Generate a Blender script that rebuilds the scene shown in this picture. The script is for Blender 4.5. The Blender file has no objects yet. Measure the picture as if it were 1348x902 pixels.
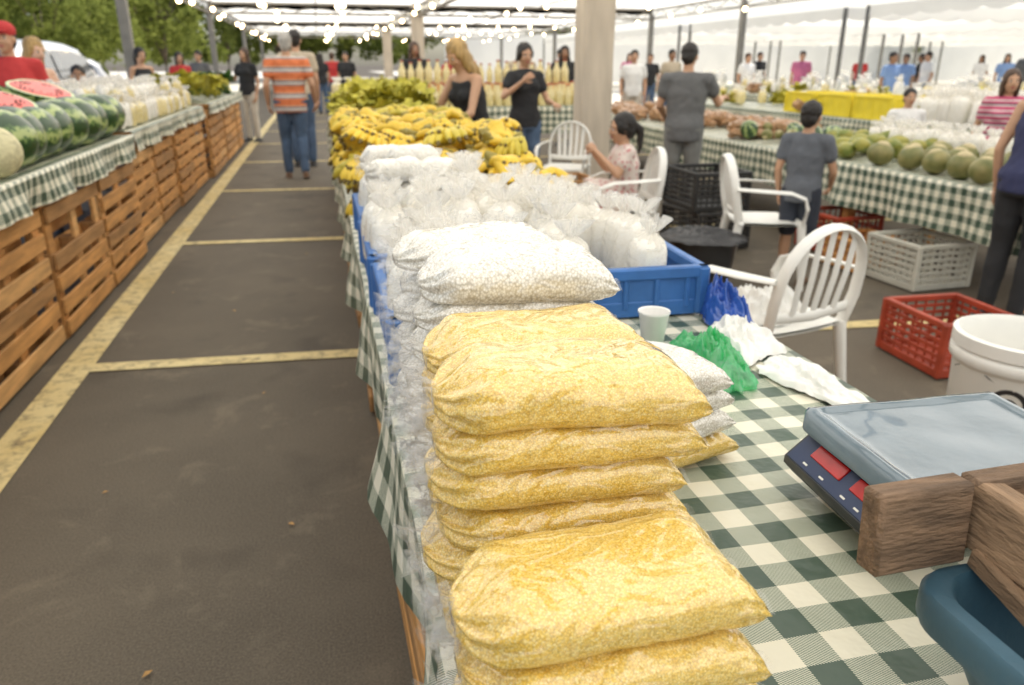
import bpy, math, random
from math import sin, cos, pi, radians, sqrt, floor
from mathutils import Vector, Matrix, noise, Euler
random.seed(7)
R = random.random
def U(a,b): return a+(b-a)*random.random()
scene = bpy.context.scene
V = Vector
COL = scene.collection

# ------------------------------------------------------------------ materials
def newmat(name):
    m = bpy.data.materials.new(name); m.use_nodes = True
    nt = m.node_tree; nt.nodes.clear()
    out = nt.nodes.new('ShaderNodeOutputMaterial')
    return m, nt, out
def N(nt, t, **kw):
    n = nt.nodes.new(t)
    for k, v in kw.items(): setattr(n, k, v)
    return n
def c4(c): return (c[0], c[1], c[2], 1)
def mul(c, f): return (min(1, c[0]*f), min(1, c[1]*f), min(1, c[2]*f))
def math_n(nt, op, a, b=None, c=None):
    n = nt.nodes.new('ShaderNodeMath'); n.operation = op
    for i, x in enumerate((a, b, c)):
        if x is None: continue
        if isinstance(x, (int, float)): n.inputs[i].default_value = x
        else: nt.links.new(x, n.inputs[i])
    return n.outputs[0]
def mixc(nt, fac, a, b):
    n = nt.nodes.new('ShaderNodeMix'); n.data_type = 'RGBA'
    for s, x in ((0, fac), (6, a), (7, b)):
        if isinstance(x, (int, float)): n.inputs[s].default_value = x
        elif isinstance(x, tuple): n.inputs[s].default_value = c4(x)
        else: nt.links.new(x, n.inputs[s])
    return n.outputs[2]
def ramp(nt, fac, stops):
    n = nt.nodes.new('ShaderNodeValToRGB')
    el = n.color_ramp.elements
    while len(el) < len(stops): el.new(0.5)
    for e, (p, c) in zip(el, stops):
        e.position = p; e.color = c4(c)
    nt.links.new(fac, n.inputs[0]); return n.outputs[0]
def noise_n(nt, scale, detail=4, vec=None, rough=.5, dist=0):
    n = nt.nodes.new('ShaderNodeTexNoise'); n.inputs['Scale'].default_value = scale
    n.inputs['Detail'].default_value = detail; n.inputs['Roughness'].default_value = rough
    n.inputs['Distortion'].default_value = dist
    if vec is not None: nt.links.new(vec, n.inputs['Vector'])
    return n
def coords(nt, sc=(1,1,1), kind='Object'):
    t = nt.nodes.new('ShaderNodeTexCoord'); mp = nt.nodes.new('ShaderNodeMapping')
    mp.inputs['Scale'].default_value = sc
    nt.links.new(t.outputs[kind], mp.inputs[0]); return mp.outputs[0]
def bump_n(nt, h, strength=.3, dist=.01):
    b = nt.nodes.new('ShaderNodeBump'); b.inputs['Strength'].default_value = strength
    b.inputs['Distance'].default_value = dist; nt.links.new(h, b.inputs['Height']); return b.outputs[0]
def P_(nt, out, rough=.6, coat=0, metal=0, spec=.5, sss=0):
    p = nt.nodes.new('ShaderNodeBsdfPrincipled')
    p.inputs['Roughness'].default_value = rough; p.inputs['Metallic'].default_value = metal
    p.inputs['Specular IOR Level'].default_value = spec
    p.inputs['Coat Weight'].default_value = coat
    nt.links.new(p.outputs[0], out.inputs[0]); return p
def pmat(name, col, rough=.6, var=.15, vs=6, bump=None, coat=0, metal=0, sc=(1,1,1), col2=None, spec=.5, dirt=0):
    m, nt, out = newmat(name); p = P_(nt, out, rough, coat, metal, spec)
    vec = coords(nt, sc); n = noise_n(nt, vs, 5, vec)
    a = mul(col, 1-var); b = col2 if col2 else mul(col, 1+var)
    c = ramp(nt, n.outputs[0], [(.3, a), (.7, b)])
    if dirt:
        d = noise_n(nt, vs*.35, 6, vec, .7)
        f = ramp(nt, d.outputs[0], [(.48, (0,0,0)), (.75, (dirt, dirt, dirt))])
        c = mixc(nt, f, c, mul(col, .35))
    nt.links.new(c, p.inputs['Base Color'])
    if bump:
        bn = noise_n(nt, bump[0], 4, vec)
        nt.links.new(bump_n(nt, bn.outputs[0], bump[1], .01), p.inputs['Normal'])
    return m
def grain(name, ca, cb, cc, scale=420, coat=1.0, con=.6):
    m, nt, out = newmat(name); p = P_(nt, out, .6, coat)
    vec = coords(nt)
    vo = nt.nodes.new('ShaderNodeTexVoronoi'); vo.inputs['Scale'].default_value = scale
    nt.links.new(vec, vo.inputs['Vector'])
    sep = nt.nodes.new('ShaderNodeSeparateColor'); nt.links.new(vo.outputs['Color'], sep.inputs[0])
    c = ramp(nt, sep.outputs[0], [(0, ca), (.5, cb), (1, cc)])
    big = noise_n(nt, 14, 3, vec)
    c2 = mixc(nt, ramp(nt, big.outputs[0], [(.4, (0,0,0)), (.75, (.35,.35,.35))]), c, cc)
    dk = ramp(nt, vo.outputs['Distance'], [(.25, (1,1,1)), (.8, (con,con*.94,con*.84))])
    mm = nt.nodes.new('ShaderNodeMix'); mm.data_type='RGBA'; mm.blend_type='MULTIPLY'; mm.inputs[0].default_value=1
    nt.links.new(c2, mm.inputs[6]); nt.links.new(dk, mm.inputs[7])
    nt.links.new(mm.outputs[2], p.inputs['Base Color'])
    inv = math_n(nt, 'SUBTRACT', 1, vo.outputs['Distance'])
    nt.links.new(bump_n(nt, inv, .3, .0012), p.inputs['Normal'])
    w = noise_n(nt, 8, 2, coords(nt, (1, 1.8, 1.8)), .5, .9)
    r1 = math_n(nt, 'SUBTRACT', 1, math_n(nt, 'MULTIPLY', math_n(nt, 'ABSOLUTE', math_n(nt, 'SUBTRACT', w.outputs[0], .5)), 14))
    w2 = noise_n(nt, 16, 2, coords(nt), .5, .3)
    hh = math_n(nt, 'ADD', math_n(nt, 'MULTIPLY', math_n(nt, 'MAXIMUM', r1, 0), .6), math_n(nt, 'MULTIPLY', w2.outputs[0], 1.8))
    nt.links.new(bump_n(nt, hh, .75, .007), p.inputs['Coat Normal'])
    p.inputs['Coat Roughness'].default_value = .05; p.inputs['Coat IOR'].default_value = 1.9
    return m
def clear_plastic(name, tint=(1,1,1), base=.16, rough=.12, gloss=.4, fac=.5):
    m, nt, out = newmat(name)
    tr = N(nt, 'ShaderNodeBsdfTransparent'); tr.inputs[0].default_value = c4(tint)
    gl = N(nt, 'ShaderNodeBsdfGlossy'); gl.inputs['Roughness'].default_value = rough
    df = N(nt, 'ShaderNodeBsdfTranslucent'); df.inputs[0].default_value = c4(mul(tint,.97))
    d2 = N(nt, 'ShaderNodeBsdfDiffuse'); d2.inputs[0].default_value = c4(mul(tint,.97))
    m0 = N(nt, 'ShaderNodeMixShader'); m0.inputs[0].default_value = .5
    nt.links.new(df.outputs[0], m0.inputs[1]); nt.links.new(d2.outputs[0], m0.inputs[2])
    m1 = N(nt, 'ShaderNodeMixShader'); m1.inputs[0].default_value = gloss
    nt.links.new(m0.outputs[0], m1.inputs[1]); nt.links.new(gl.outputs[0], m1.inputs[2])
    lw = N(nt, 'ShaderNodeLayerWeight'); lw.inputs[0].default_value = .35
    f = math_n(nt, 'MULTIPLY_ADD', lw.outputs['Facing'], fac, base)
    m2 = N(nt, 'ShaderNodeMixShader'); nt.links.new(f, m2.inputs[0])
    nt.links.new(tr.outputs[0], m2.inputs[1]); nt.links.new(m1.outputs[0], m2.inputs[2])
    w = noise_n(nt, 40, 5, coords(nt), .6, 1.0); b = bump_n(nt, w.outputs[0], .8, .01)
    nt.links.new(b, gl.inputs['Normal']); nt.links.new(b, lw.inputs['Normal'])
    nt.links.new(m2.outputs[0], out.inputs[0]); return m
def gingham(name, s=.042, green=(.012,.058,.036), cream=(.82,.78,.62)):
    m, nt, out = newmat(name); p = P_(nt, out, .38)
    t = nt.nodes.new('ShaderNodeTexCoord'); sp = nt.nodes.new('ShaderNodeSeparateXYZ')
    nt.links.new(t.outputs['UV'], sp.inputs[0])
    fx = math_n(nt, 'LESS_THAN', math_n(nt, 'FRACT', math_n(nt, 'DIVIDE', sp.outputs[0], 2*s)), .5)
    fy = math_n(nt, 'LESS_THAN', math_n(nt, 'FRACT', math_n(nt, 'DIVIDE', sp.outputs[1], 2*s)), .5)
    both = math_n(nt, 'MULTIPLY', fx, fy); anyf = math_n(nt, 'MAXIMUM', fx, fy)
    d = math_n(nt, 'FRACT', math_n(nt, 'DIVIDE', math_n(nt, 'ADD', sp.outputs[0], sp.outputs[1]), .0036))
    h = math_n(nt, 'LESS_THAN', d, .58)
    mid = mixc(nt, h, cream, mul(green, 1.8))
    c = mixc(nt, anyf, cream, mid); c = mixc(nt, both, c, green)
    n = noise_n(nt, 5, 4); nt.links.new(t.outputs['UV'], n.inputs['Vector'])
    c = mixc(nt, math_n(nt, 'MULTIPLY', n.outputs[0], .2), c, (.5,.46,.36))
    nt.links.new(c, p.inputs['Base Color'])
    w = noise_n(nt, 9, 4); nt.links.new(t.outputs['UV'], w.inputs['Vector'])
    nt.links.new(bump_n(nt, w.outputs[0], .5, .025), p.inputs['Normal'])
    return m

M = {}
def asphalt():
    m, nt, out = newmat('asphalt'); p = P_(nt, out, .8)
    v = coords(nt)
    a = noise_n(nt, 1.3, 6, v, .6); b = noise_n(nt, 160, 3, v); s = noise_n(nt, 3.1, 5, v, .7, .5)
    c = ramp(nt, a.outputs[0], [(.3, (.062,.050,.034)), (.7, (.108,.087,.060))])
    f = ramp(nt, b.outputs[0], [(.35, (0,0,0)), (.8, (.7,.7,.7))]); c = mixc(nt, f, c, (.20,.165,.12))
    f2 = ramp(nt, s.outputs[0], [(.56, (0,0,0)), (.72, (.45,.45,.45))]); c = mixc(nt, f2, c, (.24,.195,.135))
    sp = noise_n(nt, 2.2, 3, v, .5); f3 = ramp(nt, sp.outputs[0], [(.2,(.65,.65,.65)),(.42,(0,0,0))]); c = mixc(nt, f3, c, (.034,.027,.019))
    nt.links.new(c, p.inputs['Base Color'])
    nt.links.new(bump_n(nt, b.outputs[0], .45, .004), p.inputs['Normal']); return m
M['asphalt'] = asphalt()
def paint_line():
    m, nt, out = newmat('worn_yellow_paint'); p = P_(nt, out, .7)
    v = coords(nt); a = noise_n(nt, 14, 6, v, .75); b = noise_n(nt, 3, 4, v)
    c = ramp(nt, b.outputs[0], [(.3, (.60,.46,.19)), (.7, (.72,.60,.31))])
    f = ramp(nt, a.outputs[0], [(.48, (0,0,0)), (.68, (.85,.85,.85))]); c = mixc(nt, f, c, (.14,.11,.07))
    nt.links.new(c, p.inputs['Base Color']); return m
M['line'] = paint_line()
M['concrete'] = pmat('pale_concrete', (.74,.70,.62), .85, .10, 1.2, (60,.2))
for i, c in enumerate([(.60,.30,.095), (.50,.24,.07), (.66,.37,.14), (.42,.22,.08)]):
    M['wood%d'%i] = pmat('pallet_wood_%d'%i, c, .75, .28, 3, (20,.35), sc=(9,1.2,9), dirt=.45)
M['oldwood'] = pmat('weathered_wood', (.20,.125,.075), .8, .45, 7, (25,.7), sc=(2,9,9), dirt=.7)
M['oldwood2'] = pmat('split_wood', (.30,.19,.11), .8, .35, 7, (25,.6), sc=(9,2,9), dirt=.6)
M['gingham'] = gingham('gingham_cloth')
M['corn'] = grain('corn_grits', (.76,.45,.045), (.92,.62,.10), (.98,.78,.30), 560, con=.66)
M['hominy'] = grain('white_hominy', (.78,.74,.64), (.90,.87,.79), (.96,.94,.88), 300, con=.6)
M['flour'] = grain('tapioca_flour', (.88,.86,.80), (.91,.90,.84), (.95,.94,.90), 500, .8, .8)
M['plastic'] = clear_plastic('clear_plastic', base=.05, fac=.34, gloss=.45)
M['plasticw'] = clear_plastic('milky_plastic', (1,.985,.95), .42, .2, .2)
M['bagfilm'] = pmat('white_bag_film', (.84,.83,.79), .35, .05, 9, (24,.4), coat=.3)
M['greenbag'] = clear_plastic('green_plastic', (.10,.72,.30), .62, .22, .22, .4)
M['bluebag'] = pmat('blue_plastic_film', (.03,.10,.42), .25, .2, 20, (30,.5), coat=.6)
M['banana'] = pmat('banana_skin', (.72,.45,.022), .45, .16, 9, None, col2=(.88,.62,.06))
M['banana2'] = pmat('banana_skin_green', (.56,.48,.05), .45, .2, 9, None, col2=(.72,.55,.06))
M['bantip'] = pmat('banana_tip', (.16,.11,.03), .7)
M['banstem'] = pmat('banana_stem', (.30,.24,.05), .6, .3)
M['leaf'] = pmat('lettuce_leaf', (.52,.50,.05), .5, .35, 8, (30,.4), col2=(.84,.74,.10))
M['leafd'] = pmat('herb_leaf', (.08,.18,.035), .5, .4, 8)
M['red'] = pmat('watermelon_flesh', (.75,.11,.08), .35, .2, 12, (40,.3), coat=.3)
M['rind'] = pmat('watermelon_rind', (.62,.72,.42), .5)
M['husk'] = pmat('coconut_cut_husk', (.55,.46,.26), .7, .2, 20)
M['seed'] = pmat('seed_black', (.02,.01,.01), .4)
M['cant'] = pmat('cantaloupe_skin', (.66,.60,.36), .6, .25, 30, (60,.6))
M['coco'] = pmat('green_coconut', (.17,.20,.045), .5, .35, 9, (8,.4), col2=(.34,.29,.11), dirt=.5)
M['papaya'] = pmat('green_mango', (.14,.24,.04), .45, .3, 7, None, col2=(.42,.36,.07))
M['brownpk'] = pmat('brown_goods', (.42,.24,.12), .5, .4, 14, (40,.5), coat=.5)
M['whitepl'] = pmat('white_moulded_plastic', (.84,.83,.78), .35, .04, 5, None, spec=.5, dirt=.10)
M['cup'] = pmat('cup_plastic', (.88,.87,.84), .3, .02)
M['bluecrate'] = pmat('blue_crate_plastic', (.04,.15,.42), .45, .18, 9, (12,.2), dirt=.45)
M['redcrate'] = pmat('red_crate_plastic', (.36,.05,.02), .5, .25, 9, None, dirt=.5)
M['blackcrate'] = pmat('black_crate_plastic', (.025,.025,.025), .5, .2, 6, None)
M['greycrate'] = pmat('white_crate_plastic', (.56,.54,.46), .55, .1, 6, None, dirt=.3)
M['yellowcrate'] = pmat('yellow_crate_plastic', (.85,.68,.04), .5, .1, 6)
M['tub'] = pmat('blue_tub_plastic', (.05,.115,.16), .42, .18, 7, (30,.2), dirt=.5)
M['steel'] = pmat('painted_scale_tray', (.105,.155,.19), .22, .16, 6, (7,.35), coat=.8, spec=.6, dirt=.4)
M['scalebody'] = pmat('scale_body', (.035,.040,.045), .4, .15, 10)
M['led'] = pmat('red_display_window', (.50,.012,.01), .25, .15, 30, coat=.3)
M['label'] = pmat('scale_label_blue', (.03,.05,.12), .5)
M['metal'] = pmat('tent_frame_steel', (.22,.21,.19), .5, .15, 5, metal=.2)
M['roofbar'] = pmat('roof_truss_steel', (.30,.27,.23), .5, .15, 5, metal=.1)
M['wrap'] = pmat('pillar_fabric_wrap', (.58,.50,.40), .85, .14, 2.5, (6,.7), sc=(3,3,.6), dirt=.3)
M['black'] = pmat('black_plastic', (.02,.02,.022), .45)
M['glass'] = pmat('car_glass', (.10,.11,.12), .08, coat=1)
M['carw'] = pmat('white_car_paint', (.82,.82,.82), .3, .03, coat=.8)
M['bark'] = pmat('tree_bark', (.17,.13,.09), .9, .3, 8, (14,.6))
M['dryleaf'] = pmat('dry_leaf', (.50,.28,.09), .8, .3, 40)
def leafmat():
    m, nt, out = newmat('tree_foliage'); v = coords(nt); n = noise_n(nt, .8, 5, v, .7)
    c = ramp(nt, n.outputs[0], [(.3,(.16,.20,.04)),(.7,(.38,.42,.12))])
    d = N(nt,'ShaderNodeBsdfDiffuse'); t = N(nt,'ShaderNodeBsdfTranslucent'); x = N(nt,'ShaderNodeMixShader'); x.inputs[0].default_value=.5
    nt.links.new(c,d.inputs[0]); nt.links.new(c,t.inputs[0]); nt.links.new(d.outputs[0],x.inputs[1]); nt.links.new(t.outputs[0],x.inputs[2]); nt.links.new(x.outputs[0],out.inputs[0]); return m
M['tleaf'] = leafmat()
def melon():
    m, nt, out = newmat('watermelon_skin'); p = P_(nt, out, .35, .3)
    v = coords(nt); sp = nt.nodes.new('ShaderNodeSeparateXYZ'); nt.links.new(v, sp.inputs[0])
    a = math_n(nt, 'ARCTAN2', sp.outputs[1], sp.outputs[2])
    n = noise_n(nt, 26, 5, v, .65)
    aa = math_n(nt, 'ADD', math_n(nt, 'MULTIPLY', a, 6), math_n(nt, 'MULTIPLY', math_n(nt,'SUBTRACT', n.outputs[0], .5), 7))
    s = math_n(nt, 'SINE', aa)
    c = ramp(nt, math_n(nt, 'MULTIPLY_ADD', s, .5, .5), [(.50, (.022,.062,.016)), (.70, (.11,.21,.05)), (.95, (.40,.47,.17))])
    nt.links.new(c, p.inputs['Base Color']); return m
M['melon'] = melon()
def roofmat(name, tr=.62, col=(.98,.97,.93), lo=.93):
    m, nt, out = newmat(name)
    d = N(nt, 'ShaderNodeBsdfDiffuse'); t = N(nt, 'ShaderNodeBsdfTranslucent'); mx = N(nt, 'ShaderNodeMixShader')
    n = noise_n(nt, .8, 4, coords(nt)); c = ramp(nt, n.outputs[0], [(.3, mul(col,lo)), (.7, col)])
    nt.links.new(c, d.inputs[0]); nt.links.new(c, t.inputs[0]); mx.inputs[0].default_value = tr
    nt.links.new(d.outputs[0], mx.inputs[1]); nt.links.new(t.outputs[0], mx.inputs[2])
    nt.links.new(mx.outputs[0], out.inputs[0]); return m
M['roof'] = roofmat('tent_canvas', .98, (1,.98,.925), .985)
M['roof2'] = roofmat('tent_canvas_far', .5)
def emis(name, c, s):
    m, nt, out = newmat(name); e = N(nt, 'ShaderNodeEmission'); e.inputs[0].default_value = c4(c); e.inputs[1].default_value = s
    nt.links.new(e.outputs[0], out.inputs[0]); m.cycles.emission_sampling = 'NONE'; return m
M['bulb'] = emis('warm_bulb', (1,.74,.42), 14)
def cloth_m(name, c, var=.12): return pmat(name, c, .85, var, 5, (9,.5))
def stripes(name, cols, period, axis=2):
    m, nt, out = newmat(name); p = P_(nt, out, .85)
    v = coords(nt); sp = nt.nodes.new('ShaderNodeSeparateXYZ'); nt.links.new(v, sp.inputs[0])
    f = math_n(nt, 'FRACT', math_n(nt, 'DIVIDE', sp.outputs[axis], period))
    r = nt.nodes.new('ShaderNodeValToRGB'); r.color_ramp.interpolation = 'CONSTANT'
    el = r.color_ramp.elements
    while len(el) < len(cols): el.new(.5)
    for e, (ps, c) in zip(el, cols): e.position = ps; e.color = c4(c)
    nt.links.new(f, r.inputs[0]); nt.links.new(r.outputs[0], p.inputs['Base Color'])
    n = noise_n(nt, 8, 4, v); nt.links.new(bump_n(nt, n.outputs[0], .5, .02), p.inputs['Normal']); return m
def floral():
    m, nt, out = newmat('floral_dress'); p = P_(nt, out, .85)
    v = coords(nt); vo = nt.nodes.new('ShaderNodeTexVoronoi'); vo.inputs['Scale'].default_value = 22; nt.links.new(v, vo.inputs['Vector'])
    f = ramp(nt, vo.outputs['Distance'], [(.25,(1,1,1)),(.35,(0,0,0))])
    nt.links.new(mixc(nt, f, (.72,.62,.56), (.55,.20,.20)), p.inputs['Base Color']); return m

# ------------------------------------------------------------------ mesh builder
def sph_template(nu, nv):
    vs = [(0,0,1)]
    for j in range(1, nv):
        t = pi*j/nv
        for i in range(nu): a = 2*pi*i/nu; vs.append((sin(t)*cos(a), sin(t)*sin(a), cos(t)))
    vs.append((0,0,-1)); fs = []
    for i in range(nu): fs.append((0, 1+i, 1+(i+1)%nu))
    for j in range(nv-2):
        for i in range(nu):
            a = 1+j*nu+i; b = 1+j*nu+(i+1)%nu; fs.append((a, a+nu, b+nu, b))
    L = len(vs)-1; o = 1+(nv-2)*nu
    for i in range(nu): fs.append((o+i, L, o+(i+1)%nu))
    return vs, fs
_st = {}
class MB:
    def __init__(s): s.v=[]; s.f=[]; s.m=[]; s.mats=[]
    def mi(s, m):
        if m not in s.mats: s.mats.append(m)
        return s.mats.index(m)
    def add(s, vs, fs, m):
        o = len(s.v); s.v.extend([tuple(x) for x in vs]); k = s.mi(m)
        for f in fs: s.f.append(tuple(i+o for i in f)); s.m.append(k)
        return o
    def box(s, c, d, m, rot=None, b=None):
        c = V(c); h = [x/2 for x in d]
        if b is None: b = min(d)*.12
        idx = {}; vs = []
        for sx in (-1,1):
            for sy in (-1,1):
                for sz in (-1,1):
                    for a in range(3):
                        p = [sx*(h[0]-(b if a != 0 else 0)), sy*(h[1]-(b if a != 1 else 0)), sz*(h[2]-(b if a != 2 else 0))]
                        idx[(sx,sy,sz,a)] = len(vs); vs.append(V(p))
        fs = []
        for a in range(3):
            o1, o2 = [x for x in range(3) if x != a]
            for sg in (-1,1):
                q = []
                for (i, j) in ((-1,-1),(1,-1),(1,1),(-1,1)):
                    k = [0,0,0]; k[a]=sg; k[o1]=i; k[o2]=j; q.append(idx[(*k, a)])
                fs.append(q)
        for a in range(3):
            for a2 in range(a+1, 3):
                cc = 3-a-a2
                for s1 in (-1,1):
                    for s2 in (-1,1):
                        def kk(sc, w):
                            k=[0,0,0]; k[a]=s1; k[a2]=s2; k[cc]=sc; return idx[(*k, w)]
                        fs.append([kk(-1,a), kk(-1,a2), kk(1,a2), kk(1,a)])
        for sx in (-1,1):
            for sy in (-1,1):
                for sz in (-1,1): fs.append([idx[(sx,sy,sz,0)], idx[(sx,sy,sz,1)], idx[(sx,sy,sz,2)]])
        out = []
        for f in fs:
            n = (vs[f[1]]-vs[f[0]]).cross(vs[f[2]]-vs[f[0]]); ce = sum((vs[i] for i in f), V((0,0,0)))
            out.append(f if n.dot(ce) > 0 else f[::-1])
        if rot is not None:
            rm = rot if isinstance(rot, Matrix) else Euler(rot).to_matrix()
            vs = [rm @ v for v in vs]
        s.add([v+c for v in vs], out, m)
    def sph(s, c, r, m, rot=None, nu=12, nv=8):
        if (nu,nv) not in _st: _st[(nu,nv)] = sph_template(nu, nv)
        vs, fs = _st[(nu,nv)]
        if isinstance(r, (int,float)): r = (r,r,r)
        c = V(c); rm = None
        if rot is not None: rm = rot if isinstance(rot, Matrix) else Euler(rot).to_matrix()
        o = []
        for v in vs:
            p = V((v[0]*r[0], v[1]*r[1], v[2]*r[2]))
            if rm: p = rm @ p
            o.append(p+c)
        s.add(o, fs, m)
    def loft(s, rings, m, caps=True, mats=None):
        n = len(rings[0]); vs = [p for r in rings for p in r]; o = len(s.v)
        s.v.extend([tuple(p) for p in vs]); k = s.mi(m)
        for j in range(len(rings)-1):
            kk = s.mi(mats[j]) if mats else k
            for i in range(n):
                a = o+j*n+i; b = o+j*n+(i+1)%n
                s.f.append((a, b, b+n, a+n)); s.m.append(kk)
        if caps:
            s.f.append(tuple(o+i for i in reversed(range(n)))); s.m.append(s.mi(mats[0]) if mats else k)
            e = o+(len(rings)-1)*n
            s.f.append(tuple(e+i for i in range(n))); s.m.append(s.mi(mats[-1]) if mats else k)
    def tube(s, pts, rad, m, n=8, ref=(0,0,1), caps=True, mats=None):
        pts = [V(p) for p in pts]; rings = []
        if isinstance(rad, (int,float)) or (isinstance(rad, tuple)): rad = [rad]*len(pts)
        for i, p in enumerate(pts):
            t = (pts[min(i+1, len(pts)-1)]-pts[max(i-1,0)]).normalized(); r = V(ref)
            sd = t.cross(r)
            if sd.length < .05: sd = t.cross(V((1,0.1,0)))
            sd.normalize(); up = sd.cross(t).normalized()
            ra, rb = rad[i] if isinstance(rad[i], tuple) else (rad[i], rad[i])
            rings.append([p+sd*ra*cos(2*pi*k/n)+up*rb*sin(2*pi*k/n) for k in range(n)])
        s.loft(rings, m, caps, mats)
    def chain(s, pts, rad, m):
        pts = [V(p) for p in pts]
        for i, p in enumerate(pts): s.sph(p, rad[i], m, nu=10, nv=8)
        for i in range(len(pts)-1):
            if (pts[i+1]-pts[i]).length > 1e-4: s.tube([pts[i], pts[i+1]], [rad[i], rad[i+1]], m, 10)
    def mesh(s, name, smooth=True, ang=40):
        me = bpy.data.meshes.new(name); me.from_pydata(s.v, [], s.f)
        for m in s.mats: me.materials.append(M[m] if isinstance(m, str) else m)
        me.polygons.foreach_set('material_index', s.m)
        if smooth:
            me.polygons.foreach_set('use_smooth', [True]*len(s.f))
            if ang < 180: me.set_sharp_from_angle(angle=radians(ang))
        me.update(); return me
    def obj(s, name, parent=None, loc=(0,0,0), rot=(0,0,0), smooth=True, ang=40):
        return place(s.mesh(name, smooth, ang), name, loc, rot, parent)
def place(me, name, loc=(0,0,0), rot=(0,0,0), parent=None, sc=1):
    o = bpy.data.objects.new(name, me); COL.objects.link(o)
    o.location = loc; o.rotation_euler = rot
    o.scale = (sc,sc,sc) if isinstance(sc,(int,float)) else sc
    if parent: o.parent = parent
    return o
def empty(name, loc=(0,0,0), rot=(0,0,0), sc=1):
    o = bpy.data.objects.new(name, None); COL.objects.link(o); o.location = loc; o.rotation_euler = rot
    o.scale = (sc,sc,sc); o.empty_display_size = .2; return o
TEX1 = bpy.data.textures.new('fold_noise', 'CLOUDS'); TEX1.noise_scale = .09; TEX1.noise_depth = 2
TEX2 = bpy.data.textures.new('hair_noise', 'CLOUDS'); TEX2.noise_scale = .03; TEX2.noise_depth = 2
TMPCOL = bpy.data.collections.new('tmp'); 
def remesh(mb, vox, name, sm=4, disp=0, tex=None):
    me = mb.mesh(name+'_src', True, 180)
    o = bpy.data.objects.new('tmp', me); COL.objects.link(o)
    r = o.modifiers.new('r', 'REMESH'); r.mode = 'VOXEL'; r.voxel_size = vox; r.use_smooth_shade = True
    if sm:
        q = o.modifiers.new('s', 'SMOOTH'); q.iterations = sm; q.factor = .5
    if disp:
        d = o.modifiers.new('d', 'DISPLACE'); d.texture = tex or TEX1; d.strength = disp; d.mid_level = .5; d.texture_coords = 'LOCAL'
    dg = bpy.context.evaluated_depsgraph_get()
    nm = bpy.data.meshes.new_from_object(o.evaluated_get(dg)); nm.name = name
    bpy.data.objects.remove(o); bpy.data.meshes.remove(me)
    nm.polygons.foreach_set('use_smooth', [True]*len(nm.polygons))
    return nm

C=lambda n,c,v=.12: cloth_m(n,c,v)
# ------------------------------------------------------------------ people (built first, while the scene is still small)
SK=[pmat('skin_tan',(.54,.31,.19),.5,.08,8),pmat('skin_light',(.66,.42,.30),.5,.08,8),pmat('skin_brown',(.34,.18,.10),.5,.08,8)]
HAIR={'k':pmat('hair_black',(.015,.011,.009),.5,.4,30,(60,.8),sc=(1,1,.15)),'g':pmat('hair_grey',(.40,.38,.35),.6,.3,30,(60,.8),sc=(1,1,.15)),
 'b':pmat('hair_blond',(.42,.27,.10),.5,.4,30,(60,.8),sc=(1,1,.15)),'br':pmat('hair_brown',(.07,.035,.018),.5,.4,30,(60,.8),sc=(1,1,.15))}
EYE=pmat('eye_white',(.75,.73,.7),.3,.02); IRIS=pmat('iris_dark',(.02,.012,.01),.2,.02); LIP=pmat('lips',(.45,.14,.12),.45,.05)
def hand(mb, w, d, pn, sgn, sk, curl=.5):
    w=V(w); d=V(d).normalized(); pn=V(pn); pn=(pn-d*pn.dot(d)).normalized(); s=d.cross(pn).normalized()*sgn
    rm=Matrix((s,d,pn)).transposed()
    mb.sph(w+d*.045,(.036,.052,.016),sk,rot=rm,nu=12,nv=8)
    mb.sph(w+d*.01,(.024,.03,.02),sk,rot=rm,nu=10,nv=6)
    for i,(o,L) in enumerate(((.027,.068),(.009,.078),(-.009,.072),(-.026,.056))):
        p=w+d*.085+s*o; a=.15+curl*.2; pts=[p-d*.02,p]
        for k in range(3):
            a+=curl*.55; dd=d*cos(a)+pn*sin(a)+s*o*.8; p=p+dd*L*(.42,.32,.26)[k]; pts.append(p)
        mb.tube(pts,[.0085,.0090,.0085,.0075,.0055],sk,8)
        mb.sph(pts[-1],.0056,sk,nu=8,nv=5)
    p=w+d*.022+s*.024; q=p+(d*.6+s*.75+pn*.25).normalized()*.035; r_=q+(d*.9+s*.25+pn*.45).normalized()*.028
    mb.tube([p,q,r_],[.012,.0105,.007],sk,8); mb.sph(r_,.007,sk,nu=8,nv=5)
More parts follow.
